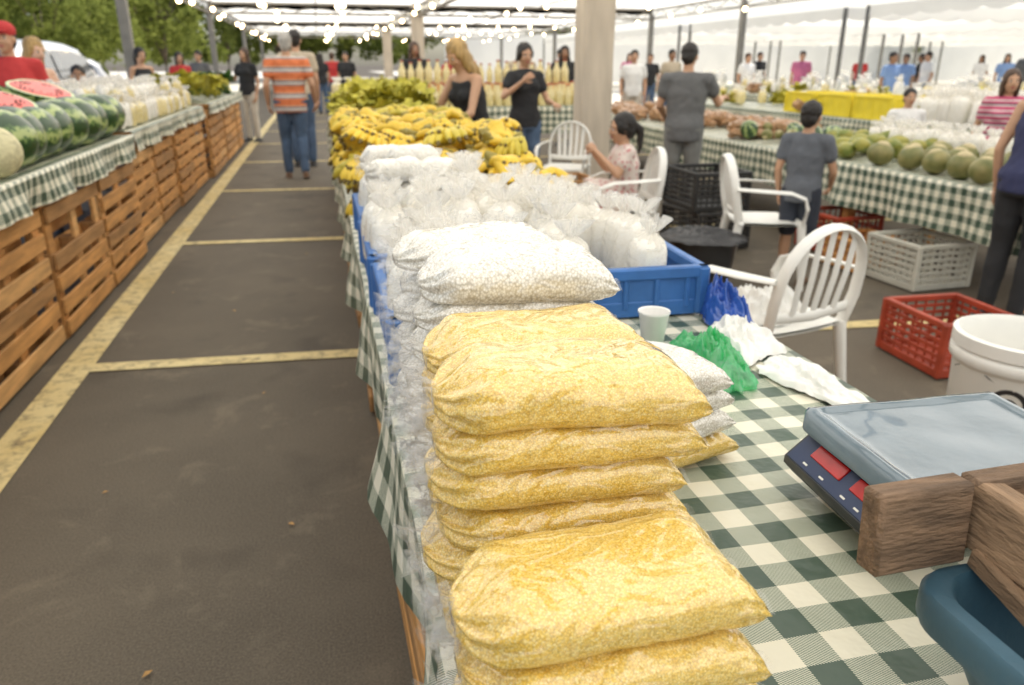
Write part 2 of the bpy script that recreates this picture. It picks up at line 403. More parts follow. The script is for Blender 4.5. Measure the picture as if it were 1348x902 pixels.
def person(name,loc,yaw,h=1.7,lean=0,side=0,P=None,shirt=None,sleeve=.5,top='full',hem=-.08,bottom=None,leg=1.0,skin=0,hair='k',hs='short',shoe='black',fem=False,vox=.013,hy=0,hp=0,hk=1,wide=1,curl=.5,hat=None,skirt=0,hands=True):
    e=empty(name,loc,(0,0,radians(yaw)),h/1.7); sk=SK[skin]
    J=dict(hipc=(0,0,.93),waist=(0,.005,1.07),chest=(0,.0,1.25),neck=(0,-.015,1.445),head=(0,.01,1.585))
    for s,n in ((-1,'L'),(1,'R')):
        sw=(.155 if fem else .178)*wide
        J['s'+n]=(s*sw,-.01,1.375); J['e'+n]=(s*(sw+.055),-.04,1.10); J['w'+n]=(s*(sw+.05),.05,.86); J['k'+n]=(s*.10,.02,.50); J['a'+n]=(s*.10,-.02,.085)
    J={k:V(v) for k,v in J.items()}
    hc=J['hipc'].copy()
    if lean or side:
        rm=Euler((radians(-lean),radians(side),0)).to_matrix()
        for k in ('waist','chest','neck','head','sL','sR','eL','eR','wL','wR'):
            J[k]=hc+rm@(J[k]-hc)
    for k,v in (P or {}).items(): J[k]=V(v)
    ax=(J['sR']-J['sL']).normalized(); hipax=V((1,0,0))
    def torso(mb,off,m,lo=-.09,upto=5):
        F=fem
        R6=[((.150+off)*wide,.115+off),((.168 if F else .160)*wide+off,.122+off),((.128 if F else .148)*wide+off,.100+off),((.143 if F else .165)*wide+off,.115+off),((.120 if F else .145)*wide+off,.085+off),(.058+off,.055+off)]
        sp=[J['hipc']+V((0,0,lo)),J['hipc']+V((0,0,.02)),J['waist'],J['chest'],J['chest'].lerp(J['neck'],.66),J['neck']]
        rings=[]
        for i in range(upto+1):
            t=(sp[min(i+1,5)]-sp[max(i-1,0)]).normalized(); a=hipax.lerp(ax,min(1,i/3)); a=(a-t*a.dot(t)).normalized(); c=t.cross(a)
            rings.append([sp[i]+a*R6[i][0]*cos(2*pi*k/20)+c*R6[i][1]*sin(2*pi*k/20) for k in range(20)])
        if upto==3:
            t=(J['neck']-J['chest']).normalized(); a=(ax-t*ax.dot(t)).normalized(); c=t.cross(a)
            rings.append([J['chest']+t*.065+a*(R6[3][0]+.0)*cos(2*pi*k/20)+c*(R6[3][1])*sin(2*pi*k/20) for k in range(20)])
        mb.loft(rings,m)
        fw=ax.cross((J['neck']-J['chest']).normalized())*-1
        if F and upto>=3:
            for s in (-1,1): mb.sph(J['chest']+ax*s*.062+fw*.078+V((0,0,.01)),(.058+off,.052+off,.055+off),m)
        return fw
    body=MB(); torso(body,0,sk)
    ak=.88 if fem else 1.0
    for n in 'LR':
        s,el,w=J['s'+n],J['e'+n],J['w'+n]
        body.chain([s,s.lerp(el,.5),el,el.lerp(w,.3),w],[.054*ak,.045*ak,.037*ak,.038*ak,.025*ak],sk)
        body.chain([J['chest'].lerp(J['neck'],.7),s],[.06,.052*ak],sk)
        sg=-1 if n=='L' else 1
        hj=J['hipc']+V((sg*.088,0,-.03)); k,a=J['k'+n],J['a'+n]
        body.chain([hj,hj.lerp(k,.45),k,k.lerp(a,.3),k.lerp(a,.6),a],[.090,.076,.053,.056,.044,.036],sk)
    hd=J['head']; hm=Euler((radians(-hp),0,radians(hy))).to_matrix()
    def H(x,y,z): return hd+hm@(V((x,y,z))*hk)
    def HS(mb,c,r,m,**k): mb.sph(H(*c),tuple(q*hk for q in r),m,rot=hm,**k)
    body.chain([J['neck']+V((0,0,-.03)),J['neck'].lerp(hd,.5)+hm@V((0,-.01,-.01)),H(0,-.015,-.03)],[.058,.050,.052],sk)
    HS(body,(0,-.012,.022),(.074,.092,.092),sk,nu=20,nv=14); HS(body,(0,.018,-.030),(.060,.068,.080),sk,nu=16,nv=12)
    HS(body,(0,.052,-.085),(.030,.026,.024),sk)
    HS(body,(0,.088,-.012),(.011,.015,.026),sk); HS(body,(0,.095,-.026),(.016,.014,.011),sk)
    for s in (-1,1):
        HS(body,(s*.074,-.008,-.008),(.011,.020,.030),sk); HS(body,(s*.035,.062,-.030),(.022,.02,.02),sk)
        HS(body,(s*.030,.072,.022),(.022,.012,.008),sk)
    bm_=remesh(body,vox if vox>.012 else .011,'body',3); place(bm_,'body',parent=e)
    bm_.materials.clear(); bm_.materials.append(sk)
    fm=MB()
    for s in (-1,1):
        HS(fm,(s*.029,.0755,.004),(.0125,.008,.0075),EYE,nu=10,nv=8); HS(fm,(s*.029,.0815,.004),(.0062,.004,.0062),IRIS,nu=8,nv=6)
        HS(fm,(s*.031,.083,.024),(.019,.006,.004),HAIR[hair],nu=8,nv=6)
    HS(fm,(0,.085,-.054),(.023,.008,.0048),LIP,nu=10,nv=6); HS(fm,(0,.083,-.061),(.019,.008,.0055),LIP,nu=10,nv=6)
    fm.obj('face_features',e,ang=180)
    if hands:
        hb=MB()
        for n,sg in (('L',-1),('R',1)):
            d=(J['w'+n]-J['e'+n]); pn=V((-sg,0.1,0)) if abs(d.normalized().z)>.6 else V((0,0,-1) if d.z<.1 else (-sg*.6,-.6,0))
            hand(hb,J['w'+n],d,pn,1 if sg<0 else -1,sk,curl)
        hb.obj('hands',e,ang=180)
    hr=MB(); hm_=HAIR[hair]
    HS(hr,(0,-.024,.038),(.083,.098,.092),hm_,nu=18,nv=12)
    HS(hr,(0,-.055,-.015),(.070,.060,.075),hm_)
    if hs in('long','tail','bun','bob'):
        for s in (-1,1): HS(hr,(s*.062,.0,.01),(.026,.055,.055),hm_)
    if hs in ('long','bob'):
        for s in (-1,1):
            HS(hr,(s*.066,-.02,-.06),(.028,.052,.10),hm_)
            if hs=='long': HS(hr,(s*.072,-.02,-.14),(.035,.045,.09),hm_)
        HS(hr,(0,-.07,-.09),(.078,.05,.12 if hs=='long' else .08),hm_)
        if hs=='long': HS(hr,(0,-.085,-.18),(.085,.04,.10),hm_)
    if hs=='tail': hr.chain([H(0,-.10,.03),H(0,-.15,-.02),H(0,-.145,-.12),H(0,-.13,-.20)],[.03,.036,.030,.012],hm_)
    if hs=='bun': HS(hr,(0,-.10,.08),(.045,.045,.042),hm_)
    hme=remesh(hr,.010 if vox<.016 else .014,'hair',2,.016,TEX2)
    hme.materials.clear(); hme.materials.append(hm_); place(hme,'hair',parent=e)
    if hat:
        c=MB(); HS(c,(0,-.014,.062),(.090,.105,.075),hat,nu=20,nv=12); HS(c,(0,.095,.055),(.062,.055,.010),hat); c.obj('cap',e,ang=180)
    if shirt:
        g=MB(); upto={'full':5,'tank':4,'strapless':3}[top]; torso(g,.019,shirt,hem,upto)
        if top=='full' and sleeve>0:
            for n in 'LR':
                s,el,w=J['s'+n],J['e'+n],J['w'+n]; g.chain([J['chest'].lerp(J['neck'],.72),s],[.068,.066*ak],shirt)
                if sleeve<=1: g.chain([s,s.lerp(el,sleeve*.6),s.lerp(el,sleeve)],[.070*ak,.068*ak,.066*ak],shirt)
                else: g.chain([s,s.lerp(el,.5),el,el.lerp(w,.5),el.lerp(w,.92)],[.069*ak,.060*ak,.052*ak,.048*ak,.036*ak],shirt)
        if top=='tank':
            for sg in (-1,1): g.chain([J['chest']+ax*sg*.09+V((0,.06,.06)),J['neck']+ax*sg*.085+V((0,-.01,-.02)),J['chest']+ax*sg*.09+V((0,-.06,.06))],[.028,.022,.028],shirt)
        if skirt:
            a=J['hipc']; rg=[]
            kn=(J['kL']+J['kR'])/2
            for t,rx,ry in ((0,.18,.14),(.4,.21,.18),(1,.25,.21)):
                p=a.lerp(kn,t*skirt); dv=(kn-a).normalized(); cc=dv.cross(V((1,0,0)))
                rg.append([p+V((1,0,0))*rx*cos(2*pi*k/18)-cc*ry*sin(2*pi*k/18) for k in range(18)])
            g.loft(rg,shirt)
        me=remesh(g,vox,'shirt',3,.022); me.materials.clear(); me.materials.append(shirt); place(me,'shirt',parent=e)
    if bottom:
        g=MB(); rg=[]
        for z,rx,ry in ((-.10,.155,.125),(0,.182,.138),(.08,.160,.125)): rg.append([J['hipc']+V((rx*wide*cos(2*pi*k/20),ry*sin(2*pi*k/20),z)) for k in range(20)])
        g.loft(rg,bottom)
        for n,sg in (('L',-1),('R',1)):
            hj=J['hipc']+V((sg*.088,0,-.03)); k,a=J['k'+n],J['a'+n]
            if leg<=.5: g.chain([hj,hj.lerp(k,leg),hj.lerp(k,leg*2)],[.105,.098,.088],bottom)
            else:
                f=(leg-.5)*2; g.chain([hj,hj.lerp(k,.45),k,k.lerp(a,.3*f),k.lerp(a,.6*f),k.lerp(a,.97*f)],[.105,.092,.070,.070,.062,.056],bottom)
        me=remesh(g,vox,'trousers',3,.016); me.materials.clear(); me.materials.append(bottom); place(me,'trousers',parent=e)
    g=MB()
    for n,sg in (('L',-1),('R',1)):
        a=J['a'+n]
        g.chain([a+V((0,-.035,-.045)),a+V((sg*.005,.05,-.050)),a+V((sg*.015,.135,-.058))],[.038,.040,.027],shoe); g.box(a+V((sg*.006,.05,-.075)),(.085,.26,.018),shoe,b=.008)
    me=remesh(g,.010,'shoes',2); me.materials.clear(); me.materials.append(M[shoe] if isinstance(shoe,str) else shoe); place(me,'shoes',parent=e)
    return e
jeans=C('denim',(.075,.12,.20),.3); grey=C('grey_tshirt',(.13,.13,.13)); greyp=C('grey_trousers',(.20,.20,.19)); blk=C('black_top',(.022,.022,.024)); navy=C('navy_top',(.035,.04,.10))
cream=C('cream_trousers',(.58,.53,.45)); redc=C('red_top',(.50,.04,.04)); pink=C('coral_shorts',(.68,.15,.12)); white=C('white_shirt',(.80,.79,.77)); beige=C('beige_shirt',(.50,.42,.31)); blue=C('blue_shirt',(.22,.34,.60)); mag=C('magenta_shirt',(.50,.14,.26)); peach=C('peach_top',(.66,.42,.29))
oldst=stripes('striped_polo',[(0,(.68,.19,.07)),(.42,(.34,.30,.29)),(.55,(.66,.60,.54)),(.66,(.24,.22,.24)),(.8,(.64,.34,.20)),(.9,(.68,.19,.07))],.15)
pinkst=stripes('pink_stripes',[(0,(.60,.10,.20)),(.35,(.7,.62,.6)),(.5,(.20,.10,.14)),(.65,(.60,.10,.20)),(.85,(.7,.62,.6))],.10)
brownshoe=pmat('brown_leather',(.16,.09,.05),.5)
person('elderly_man',(-.36,10.35,0),4,1.74,shirt=oldst,hem=-.13,bottom=jeans,skin=0,hair='g',hs='short',wide=1.12,
  P=dict(kL=(-.09,.10,.50),aL=(-.09,.09,.085),kR=(.10,.02,.5),aR=(.10,-.12,.11),eL=(-.27,-.07,1.12),wL=(-.26,.06,.90),eR=(.27,-.06,1.12),wR=(.30,.08,.92)),shoe=brownshoe,vox=.012)
person('person_walking',(-.27,11.6,0),-5,1.82,shirt=beige,bottom=jeans,skin=0,hair='k',vox=.016)
person('standing_woman',(-1.28,15.6,0),150,1.66,shirt=blk,bottom=cream,skin=0,hair='br',hs='long',fem=True,vox=.016,P=dict(eR=(.26,.02,1.12),wR=(.36,.18,1.2)))
for (x,y,a,h,sh,hr,f) in ((.10,24,10,1.66,blk,'k',True),(.45,25,-10,1.7,redc,'br',False),(-.15,27,170,1.62,grey,'k',True),(.75,22,160,1.68,blk,'k',False),(-.5,31,170,1.68,mag,'k',False)):
    person('market_shopper',(x,y,0),a,h,shirt=sh,bottom=jeans,hair=hr,fem=f,hs='long' if f else 'short',vox=.02)
person('man_in_red_cap',(-2.44,7.38,0),200,1.70,shirt=redc,bottom=jeans,skin=0,hat=redc,vox=.013,hy=-20)
person('blond_woman',(-2.56,8.30,0),235,1.62,lean=6,shirt=peach,top='strapless',bottom=jeans,skin=1,hair='b',hs='long',fem=True,hp=14,P=dict(eR=(.20,.10,1.15),wR=(.12,.32,1.10),eL=(-.20,.10,1.15),wL=(-.10,.32,1.12)))
person('child',(-2.62,9.95,0),190,1.36,shirt=blue,bottom=jeans,skin=2,hk=1.15)
person('stall_vendor',(-2.62,13.4,0),220,1.62,shirt=blk,top='tank',bottom=jeans,skin=0,hs='tail',fem=True,vox=.016,hp=10)
person('stall_vendor',(-2.62,17.0,0),200,1.60,shirt=redc,bottom=jeans,skin=0,hs='bob',fem=True,vox=.018)
person('stall_vendor',(-2.6,19.5,0),160,1.66,shirt=grey,bottom=jeans,vox=.018)
person('blond_vendor',(1.22,6.25,0),120,1.60,lean=18,shirt=blk,top='tank',bottom=pink,leg=.4,skin=0,hair='b',hs='long',fem=True,hp=30,
  P=dict(eR=(.24,.24,1.10),wR=(.16,.48,.98),eL=(-.22,.26,1.10),wL=(-.12,.50,1.00)))
person('woman_eating',(2.0,7.75,0),186,1.58,shirt=blk,bottom=jeans,skin=0,hair='k',hs='bun',fem=True,hp=8,
  P=dict(eR=(.27,.08,1.17),wR=(.10,.22,1.33),eL=(-.24,.06,1.12),wL=(-.22,.30,1.10)),curl=.9)
person('man_in_grey',(3.13,6.45,0),-28,1.56,lean=6,shirt=grey,hem=-.12,bottom=greyp,skin=0,hair='k',hs='short',wide=1.08,hp=16,hy=-8,
  P=dict(eR=(.30,.12,1.16),wR=(.34,.38,1.20),eL=(-.25,.04,1.14),wL=(-.20,.24,1.02)),shoe='black',vox=.012)
person('girl_eating',(2.0,5.10,0),82,1.26,shirt=floral(),bottom=None,skirt=.85,skin=0,hair='k',hs='tail',fem=False,hk=1.18,hp=6,
  P=dict(hipc=(0,-.05,.68),waist=(0,-.07,.82),chest=(0,-.06,.99),neck=(0,-.04,1.17),head=(0,-.01,1.315),sL=(-.155,-.05,1.11),sR=(.155,-.05,1.11),
   eL=(-.22,.06,.92),wL=(-.06,.24,1.12),eR=(.22,.06,.92),wR=(.07,.24,1.10),kL=(-.10,.36,.66),kR=(.10,.36,.66),aL=(-.10,.38,.25),aR=(.10,.36,.25)),curl=1.0)
person('boy',(3.0,4.40,0),-50,1.16,shirt=C('slate_tshirt',(.12,.13,.15)),bottom=C('dark_shorts',(.03,.035,.05)),leg=.45,skin=0,hair='k',hs='short',hk=1.15,hp=8,hem=-.12,
  P=dict(eR=(.25,.06,1.10),wR=(.20,.22,.95)),shoe=brownshoe)
person('woman_in_navy',(3.74,3.42,0),-75,1.46,lean=10,shirt=navy,top='tank',bottom=blk,skin=0,hair='k',hs='tail',fem=True,wide=1.12,hp=10,
  P=dict(eR=(.24,.16,1.06),wR=(.18,.38,.98)),shoe='black')
person('shopper_in_pink_stripes',(5.5,5.45,0),150,1.36,lean=10,shirt=pinkst,bottom=jeans,skin=0,hair='br',hs='bob',fem=True,vox=.014,P=dict(eL=(-.24,.12,1.1),wL=(-.25,.36,1.08)))
person('shopper',(5.3,6.3,0),160,1.18,shirt=white,bottom=jeans,skin=0,hair='k',vox=.016)
fp=[(5.7,14,white,170),(12.2,18.6,mag,150),(13.6,16.5,blue,120),(10.6,18.5,white,200),(14.2,13.6,grey,140),(16.5,15.5,redc,100),(8.6,20,blk,150),(4.2,13.5,blk,160),(4.9,16,redc,190),(11.4,14.2,blue,180),(14.8,11.6,navy,90),(17,20,blk,60),(9.6,24,mag,180),(3.3,13,beige,170),(2.3,13,redc,180),(1.6,13.6,blk,175),(15.5,18,white,100),(19,19,blue,150),(7.6,16.5,beige,170),(2.8,17,redc,180),(13,22,blk,170),(18,24,redc,150),(21,22,white,120)]
for i,(x,y,sh,a) in enumerate(fp):
    person('market_shopper',(x,y,0),a+U(-20,20),U(1.6,1.76),shirt=sh,bottom=random.choice((jeans,blk,cream)),skin=random.choice((0,0,1,2)),hair=random.choice(('k','k','br')),hs=random.choice(('short','long','short')),vox=.02)

# ------------------------------------------------------------------ ground
def sheet(name, x0,x1,y0,y1,z,m):
    b = MB(); b.add([(x0,y0,z),(x1,y0,z),(x1,y1,z),(x0,y1,z)], [(0,1,2,3)], m); return b.obj(name, smooth=False)
sheet('ground', -300,300,-200,500,0,'asphalt')
sheet('concrete_pavement', 9.0,120,-40,150,.004,'concrete')
sheet('concrete_pavement', -60,-3.4,-40,150,.004,'concrete')
b = MB()
b.add([(-1.335,-3,.005),(-1.185,-3,.005),(-1.185,46,.005),(-1.335,46,.005)], [(0,1,2,3)], 'line')
for i in range(14):
    yl = .96+i*2.80
    xa, xb = -1.185, 8.0
    ya = yl+ .06; yb = yl - .075*(xb-xa)+.06
    b.add([(xa,ya-.055,.006),(xb,yb-.055,.006),(xb,yb+.055,.006),(xa,ya+.055,.006)], [(0,1,2,3)], 'line')
b.obj('parking_line_markings', smooth=False)
b = MB()
for (x,y) in ((-.83,2.55),(-.52,1.62),(-.2,2.2),(-1.02,5.1),(-.6,4.6),(-.35,3.3),(-.9,7.7),(-.2,6.0)):
    a=U(0,6); s=U(.008,.016)
    b.add([(x+s*cos(a),y+s*sin(a),.009),(x+s*.5*cos(a+1.6),y+s*.5*sin(a+1.6),.013),(x-s*cos(a),y-s*sin(a),.008),(x+s*.5*cos(a-1.6),y+s*.5*sin(a-1.6),.012)],[(0,1,2,3)],'dryleaf')
b.obj('dry_leaf_litter')

# ------------------------------------------------------------------ tables
def cloth(name, x0,x1,y0,y1,z,dl,dr,parent=None):
    prof = []
    for i in range(9): prof.append((x0, z-dl+dl*i/8, -1, 1-i/8))
    n = max(6, int((x1-x0)/.06))
    for i in range(1, n): prof.append((x0+(x1-x0)*i/n, z, 0, 0))
    for i in range(9): prof.append((x1, z-dr*i/8, 1, i/8))
    arc = [0]
    for i in range(1, len(prof)): arc.append(arc[-1]+sqrt((prof[i][0]-prof[i-1][0])**2+(prof[i][1]-prof[i-1][1])**2))
    ny = int((y1-y0)/.045); vs=[]; uv=[]
    sd = R()*50
    for j in range(ny+1):
        y = y0+(y1-y0)*j/ny
        for k, (x, zz, sg, dp) in enumerate(prof):
            off = 0
            if sg: off = sg*(.004+dp*(.012+.022*(sin(y*8.5+sd)+.6*sin(y*19+sd*2)) + .02*noise.noise(V((y*3,sd,dp)))))
            dz = .0025*noise.noise(V((x*7,y*7,sd))) if not sg else (dp*.02*noise.noise(V((y*2.3,sd,7))))
            vs.append((x+off, y, zz+dz)); uv.append((arc[k]+.006*noise.noise(V((x*3,y*2.5,sd))), y+.008*noise.noise(V((x*2.5,y*3,sd+5)))))
    w = len(prof); fs = [(j*w+i, j*w+i+1, (j+1)*w+i+1, (j+1)*w+i) for j in range(ny) for i in range(w-1)]
    me = bpy.data.meshes.new(name); me.from_pydata(vs, [], fs); me.materials.append(M['gingham'])
    ul = me.uv_layers.new(name='UVMap')
    flat = []
    for f in fs:
        for vi in f: flat.extend(uv[vi])
    ul.data.foreach_set('uv', flat)
    me.polygons.foreach_set('use_smooth', [True]*len(fs))
    o = bpy.data.objects.new(name, me); COL.objects.link(o)
    if parent: o.parent = parent
    return o
def pallet(mb, x, y0, L, h, skew=0, sg=1):
    nb = 7; bh = h/nb
    for pz in (0, 1):
        xx = x - sg*pz*.11
        for i in range(nb):
            if R() < .04: continue
            zc = bh*(i+.5)+U(-.004,.004)
            mb.box((xx+skew*L/2, y0+L/2, zc), (.018, L-.01, bh*.68), 'wood%d'%random.choice((0,0,1,2,3)), rot=(U(-.006,.006),0,-skew), b=.003)
    for yy in (y0+.05, y0+L/2, y0+L-.05):
        for zc in (.045, h/2, h-.05):
            mb.box((x-sg*.055+skew*(yy-y0), yy, zc), (.088, .09, .09), 'wood%d'%random.choice((1,3)), b=.004)
        mb.box((x-sg*.022+skew*(yy-y0), yy, h/2), (.02, .085, h-.01), 'wood%d'%random.choice((0,1,2)), b=.003)
def stall(name, x0,x1,y0,y1,z,dl,dr,sides=('L',),pl=1.1,inset=.035):
    e = empty(name)
    b = MB(); b.box(((x0+x1)/2,(y0+y1)/2,z-.022), (x1-x0-.02, y1-y0-.02, .036), 'wood1', b=.003); b.obj('top_board', e)
    cloth('gingham_tablecloth', x0,x1,y0,y1,z,dl,dr,e)
    b = MB(); n = max(1, int(round((y1-y0)/pl))); L = (y1-y0)/n
    for i in range(n):
        sk = U(-.02,.02)
        if 'L' in sides: pallet(b, x0+inset+U(0,.03), y0+i*L+.02, L-.05, z-.05, sk, -1)
        if 'R' in sides: pallet(b, x1-inset-U(0,.03), y0+i*L+.02, L-.05, z-.05, sk, 1)
    b.obj('pallet_base', e, ang=30)
    return e
stall('market_stall_table', .085,.974,-.4,9.6,.80,.22,.10,('L','R'),1.1,.02)
stall('market_stall_table', -2.3,-1.37,1.2,6.35,.90,.06,.16,('R',),1.05)
stall('market_stall_table', -2.35,-1.42,6.5,10.4,.91,.1,.15,('R',),1.0)
stall('market_stall_table', -2.3,-1.36,10.6,15.2,.92,.1,.13,('R',),.95)
def legtable(name, x0,x1,y0,y1,z,dl,dr):
    e = empty(name); b = MB()
    b.box(((x0+x1)/2,(y0+y1)/2,z-.02),(x1-x0-.02,y1-y0-.02,.03),'wood1',b=.003)
    n = max(2, int((y1-y0)/1.6)+1)
    for i in range(n):
        yy = y0+.15+(y1-y0-.3)*i/(n-1)
        for xx in (x0+.12, x1-.2): b.box((xx,yy,(z-.04)/2),(.07,.07,z-.04),'wood%d'%random.choice((0,2)),b=.004)
        b.box(((x0+x1)/2,yy,z-.09),(x1-x0-.4,.05,.09),'wood1',b=.004)
    b.obj('trestle', e); cloth('gingham_tablecloth', x0,x1,y0,y1,z,dl,dr,e); return e
legtable('market_stall_table', 3.85,4.95,3.35,12.0,.69,.32,.2)
legtable('market_stall_table', 6.1,7.1,3.5,13,.78,.3,.2)
e = legtable('market_stall_table', 0,.9,0,2.6,.86,.35,.1)
e.rotation_euler = (0,0,pi/2); e.location = (3.7,10.1,0)
legtable('market_stall_table', 9.2,10.1,5,18,.76,.4,.2)
legtable('market_stall_table', 12,13,8,30,.76,.4,.2)

# ------------------------------------------------------------------ grain bags
def grain_bag(seed, mat, L=.262, W=.150, T=.054):
    rnd = random.Random(seed); b = MB(); nu, nf = 64, 56; rings = []
    sd = seed*7.3
    for i in range(nu+1):
        u = i/nu; uu = u**.9
        a = min(1, uu/.24); a = a*a*(3-2*a)
        bb = min(1, (1-u)/.17)
        rr = sqrt(max(0, 1-(1-bb)**2))
        w = W/2*(.24+.76*a**.45)*(1+.02*(1-bb)); h = T/2*(.34+.66*a**.6)*(.08+.92*rr)
        ring = []
        for k in range(nf):
            ph = 2*pi*k/nf; c, s = cos(ph), sin(ph)
            y = w*(abs(c)**.62)*(1 if c > 0 else -1); z = h*(abs(s)**.72)*(1 if s > 0 else -1)
            x = L*(u-.5) - .004*(1-bb)*(1-abs(c)**1.5)
            cr = (1-a)
            fold = 1+.24*cr*sin(ph*9+sd+2*noise.noise(V((u*9,ph,sd))))+.06*(1-bb)*sin(ph*14+sd)
            y *= (1+(fold-1)*.6); z *= fold
            p = V((x*13,y*13,z*13+sd))
            dn = .0056*noise.noise(p)+.0024*noise.noise(p*3.1)
            z += dn*(1 if s > 0 else .4)*(.25+.75*rr)
            z += -.0034*max(0, 1-abs(noise.noise(V((x*8,y*24,sd)))*9))*(1 if s > 0 else .2)*rr
            z += -.0026*max(0, 1-abs(noise.noise(V((x*22,y*12,sd+4)))*8))*(1 if s > 0 else .2)*(1-.6*a+.5*(1-bb))
            z -= .009*cr + .004*(1-bb)
            y += .003*noise.noise(V((x*12,sd,3)))+ .0025*sin(x*90+sd)*abs(c)*cr
            if z < -T/2*.8: z = -T/2*.8+(z+T/2*.8)*.25
            ring.append(V((x,y,z)))
        rings.append(ring)
    b.loft(rings, mat, True)
    nj, nf = 10, 56; rings = []
    droop = rnd.uniform(-.4,.8); side = rnd.uniform(-.5,.5); LL = rnd.uniform(.020,.038)
    for j in range(nj+1):
        t = j/nj; x = -L/2+.010-LL*t
        r = .012+.013*t**.8 if j > 1 else .013
        ring = []
        for k in range(nf):
            ph = 2*pi*k/nf
            pl = 1+.45*t*sin(ph*7+sd)+.5*t*noise.noise(V((cos(ph)*3,sin(ph)*3+sd,t*4)))+.15*noise.noise(V((cos(ph)*9,sin(ph)*9,t*9+sd)))
            ring.append(V((x+.025*t*noise.noise(V((cos(ph)*1.5,sin(ph)*1.5+sd,t*2))), cos(ph)*r*pl*1.4+side*.03*t, sin(ph)*r*pl*.75-.009-.014*droop*t*t)))
        rings.append(ring)
    b.loft(rings, 'plastic', False)
    vs=[]; nx, ny = 4, 18
    for i in range(nx+1):
        for k in range(ny+1):
            q = k/ny*2-1
            vs.append((L/2-.004*(1-abs(q)**1.5)-.003+.010*i/nx, q*W/2*.98, -.004+.005*sin(q*9+sd)*i/nx+.003*noise.noise(V((q*5,i*.6,sd)))))
    b.add(vs, [(i*(ny+1)+k, i*(ny+1)+k+1, (i+1)*(ny+1)+k+1, (i+1)*(ny+1)+k) for i in range(nx) for k in range(ny)], 'plastic')
    return b.mesh('grain_bag', True, 180)
CB = [grain_bag(i, 'corn') for i in range(9)]
HB = [grain_bag(20+i, 'hominy', .275,.150,.056) for i in range(5)]
def bag(kind, x, y, z, rz=0, rx=0, ry=0, sc=1, idx=None):
    L_ = CB if kind == 'c' else HB
    me = random.choice(L_) if idx is None else L_[idx % len(L_)]
    return place(me, 'corn_grits_bag' if kind == 'c' else 'white_hominy_bag', (x,y,z), (rx,ry,rz), None, sc)
def stack(kind, x, y, n, z0=.80, dz=.043, sc=1, j=.012, rz0=0):
    z = z0+.024
    for i in range(n):
        k = kind[i%len(kind)]
        bag(k, x+U(-j,j), y+U(-j*.5,j*.5), z, rz0+U(-.06,.06), U(-.02,.02), U(-.03,.03), (sc*U(.96,1.04), sc*U(.97,1.04), sc*U(.95,1.05)))
        z += dz*sc
    return z
z = stack('c', .208,.522,3, j=.005, dz=.047)
bag('c', .205,.527,z, .03, .02, .0, (1.0,.92,1.08), 2)
z = stack('c', .212,.702,6, j=.010, dz=.0435)
bag('c', .222,.700,z+.003, -.05, .03, .02, (1.03,1.0,1.15), 5)
z = stack('c', .235,.885,6, j=.010, dz=.0405)
bag('c', .238,.885,z, .05,.03,0,(1.05,1.0,1.05), 1)
z = stack('h', .240,1.07,6, j=.010, dz=.047)
bag('h', .258,1.065,z+.003, -.04,.05,.02,(1.02,1.05,1.25), 0)
z = stack('h', .245,1.26,6, j=.015, dz=.047)
bag('h', .235,1.25,z+.002, .08,.03,.0,1.0, 1)
z = stack('chhh', .485,1.0,3, j=.010, dz=.050, sc=.80, rz0=.25)
bag('h', .475,1.01,z, .12, 0,0,(.72,.8,.9))
stack('h', .46,1.17,3, j=.012, dz=.047, sc=.80, rz0=-.1)

def flour_bag(seed, mat='flour', hh=.225):
    b = MB(); sd = seed*3.7; nf = 36; rings=[]
    prof = [(0,.72),(.02,.95),(.10,1.03),(.25,1.06),(.45,1.02),(.62,.95),(.70,.78),(.74,.5)]
    W, D = .056,.046
    for (t, k) in prof:
        ring=[]
        for i in range(nf):
            ph = 2*pi*i/nf; c,s = cos(ph),sin(ph)
            p = V((c*1.3,s*1.3,t*5+sd)); d = 1+.10*noise.noise(p)+.05*noise.noise(p*3)
            ring.append(V((W*k*d*abs(c)**.8*(1 if c>0 else -1), D*k*d*abs(s)**.8*(1 if s>0 else -1), t*hh)))
        rings.append(ring)
    b.loft(rings, mat, True)
    rings=[]
    for (t, k, pl) in [(.66,.93,.04),(.72,.74,.12),(.78,.34,.2),(.80,.20,.2),(.84,.40,.4),(.90,.60,.5),(.97,.72,.6)]:
        ring=[]
        for i in range(52):
            ph = 2*pi*i/52; c,s = cos(ph),sin(ph)
            d = 1+pl*.6*sin(ph*8+sd)+pl*.6*noise.noise(V((c*2.5,s*2.5+sd,t*5)))
            dz = .03*pl*noise.noise(V((c*2,s*2,sd+9)))
            ring.append(V((W*k*d*c+.02*pl*sin(sd), D*k*d*s+.02*pl*cos(sd), t*hh+dz)))
        rings.append(ring)
    b.loft(rings, 'plasticw', False)
    return b.mesh('flour_bag', True, 180)
FB = [flour_bag(i) for i in range(6)]
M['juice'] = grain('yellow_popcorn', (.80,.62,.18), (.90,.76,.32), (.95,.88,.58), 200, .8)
YB = [flour_bag(30+i, 'juice', .21) for i in range(3)]

